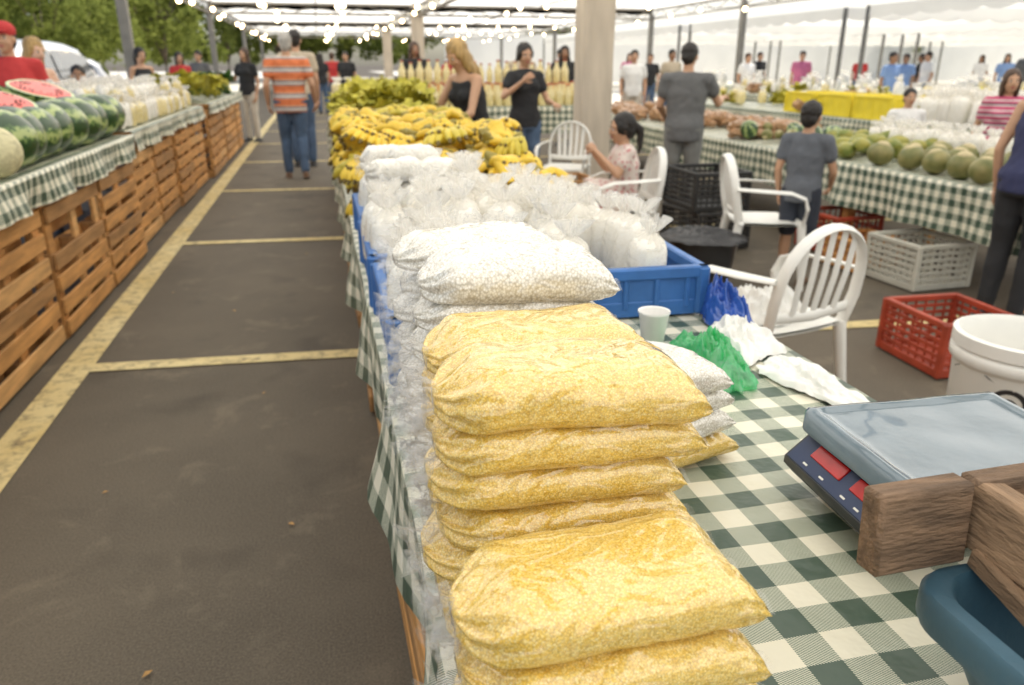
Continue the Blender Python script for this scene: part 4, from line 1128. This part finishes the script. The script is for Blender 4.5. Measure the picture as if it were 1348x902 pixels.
# ------------------------------------------------------------------ trees, car
def tree(seed, H=9, n=11000):
    rnd=random.Random(seed); b=MB()
    b.tube([(0,0,0),(.1,.05,H*.2),(-.05,.1,H*.4),(.1,0,H*.6)],[.24,.18,.14,.07],'bark',10)
    cl=[]
    for i in range(15):
        a=rnd.uniform(0,6.28); z0=H*rnd.uniform(.15,.45); r=rnd.uniform(1.2,3.4); z1=H*rnd.uniform(.22,.9)
        e_=V((cos(a)*r,sin(a)*r,z1)); b.tube([(0,0,z0),V((cos(a)*r*.5,sin(a)*r*.5,(z0+z1)/2+.3)),e_],[.09,.05,.02],'bark',6)
        cl.append((e_,rnd.uniform(.8,1.6)))
        for q in range(3): cl.append((e_+V((rnd.gauss(0,1),rnd.gauss(0,1),rnd.gauss(0,.7))),rnd.uniform(.4,1.1)))
    vs=[];fs=[]
    for i in range(n):
        c,r=rnd.choice(cl); d=V((rnd.gauss(0,1),rnd.gauss(0,1),rnd.gauss(0,.8))).normalized()*r*rnd.uniform(.5,1.05)
        p=c+d; s=rnd.uniform(.08,.19); a=V((rnd.gauss(0,1),rnd.gauss(0,1),rnd.gauss(0,1))).normalized()*s; t=a.orthogonal().normalized()*s*.7
        if p.z < .3: continue
        k=len(vs); vs+=[p-a,p+t,p+a,p-t]; fs.append((k,k+1,k+2,k+3))
    b.add(vs,fs,'tleaf'); return b.mesh('tree',False)
TR=[tree(1),tree(2,8),tree(3,10)]
for (x,y,s) in ((-20,42,1.1),(-15.5,46,1.1),(-12,42,.9),(-8.5,50,1.0),(-18,34,.8),(-26,46,1.2),(-3,70,1.2),(3,75,1.3),(9,72,1.2),(16,74,1.3),(24,78,1.4),(-12,62,1.2),(34,76,1.7),(-6.5,64,1.1),(42,72,1.6),(0,80,1.4),(52,66,1.6),(60,56,1.5),(-33,40,1.2),(-10.5,36,.6)):
    place(random.choice(TR),'tree',(x,y,0),(0,0,U(0,6)),None,s)
def car(x,y,rz):
    e=empty('parked_car',(x,y,0),(0,0,rz)); b=MB()
    prof=[(-1.90,.25),(-2.02,.40),(-2.05,.60),(-2.0,.80),(-1.85,.90),(-1.5,.97),(-1.12,1.03),(-.85,1.24),(-.55,1.45),(-.30,1.53),(.1,1.56),(.6,1.57),(1.1,1.55),(1.55,1.49),(1.80,1.33),(1.98,1.02),(2.06,.75),(2.05,.45),(1.95,.27)]
    rings=[]
    for (yy,f) in ((-.86,.90),(-.83,.97),(-.70,1.0),(0,1.03),(.70,1.0),(.83,.97),(.86,.90)):
        rings.append([V((px*(.975 if abs(yy)>.82 else 1), yy*(.84 if pz>1.2 else .93 if pz>1.04 else 1), .3+(pz-.3)*(f if pz>.9 else 1))) for px,pz in prof])
    b.loft(rings,'carw'); b.obj('body',e,ang=60)
    b=MB()
    for sg in (-1,1):
        q=[(-1.0,1.03),(-.52,1.40),(.2,1.43),(.2,1.03)]; q2=[(.28,1.03),(.28,1.43),(1.0,1.43),(1.6,1.34),(1.72,1.03)]
        for poly in (q,q2): b.add([(px,sg*(.872-.13*max(0,(pz-1.0)/.45)),pz) for px,pz in poly],[tuple(range(len(poly)))],'glass')
    b.add([(-1.17,-.72,1.06),(-1.17,.72,1.06),(-.62,.64,1.49),(-.62,-.64,1.49)],[(0,1,2,3)],'glass')
    b.add([(2.03,-.70,1.0),(2.03,.70,1.0),(1.86,.62,1.40),(1.86,-.62,1.40)],[(0,1,2,3)],'glass')
    b.obj('windows',e,smooth=False)
    b=MB()
    for px in (-1.3,1.3):
        for sg in (-1,1): b.tube([(px,sg*.70,.31),(px,sg*.885,.31)],.31,'black',24); b.tube([(px,sg*.885,.31),(px,sg*.895,.31)],.17,'metal',16)
    b.obj('wheels',e); b=MB()
    for sg in (-1,1): b.box((-2.03,sg*.62,.72),(.05,.3,.14),'cup'); b.box((2.04,sg*.68,.85),(.05,.2,.2),'redcrate')
    b.obj('lamps',e); return e
c1=car(-5.2,15.2,radians(82)); c1.scale=(1.0,1.0,1.12); car(-9.5,19,radians(80)); car(-9,30,radians(10))

# ------------------------------------------------------------------ light, world, camera
w=bpy.data.worlds.new('World'); scene.world=w; w.use_nodes=True; nt=w.node_tree
bg=nt.nodes['Background']; sky=nt.nodes.new('ShaderNodeTexSky'); sky.sky_type='NISHITA'; sky.sun_disc=False
el,az=radians(68),radians(55)
sky.sun_elevation=el; sky.sun_rotation=az; sky.dust_density=1.5; sky.air_density=1.0
nt.links.new(sky.outputs[0],bg.inputs[0]); bg.inputs[1].default_value=.15
sd=bpy.data.lights.new('sun','SUN'); sd.energy=5; sd.angle=radians(.6); sd.color=(1,.93,.78)
so=bpy.data.objects.new('sun',sd); COL.objects.link(so); so.rotation_euler=V((sin(az)*cos(el),cos(az)*cos(el),sin(el))).to_track_quat('Z','Y').to_euler()
cd=bpy.data.cameras.new('camera'); co=bpy.data.objects.new('camera',cd); COL.objects.link(co)
cd.sensor_width=23.5; cd.lens=1000/1348*23.5; cd.clip_start=.02; cd.clip_end=1500
th,ps=radians(20.2),radians(13.56)
F=V((sin(ps)*cos(th),cos(ps)*cos(th),-sin(th)))
co.location=(0,0,1.4); co.rotation_euler=F.to_track_quat('-Z','Y').to_euler()
cd.dof.use_dof=True; cd.dof.focus_distance=.92; cd.dof.aperture_fstop=3.6
scene.camera=co
scene.view_settings.view_transform='Standard'; scene.view_settings.look='None'; scene.view_settings.exposure=0
print('objects',len(bpy.data.objects))
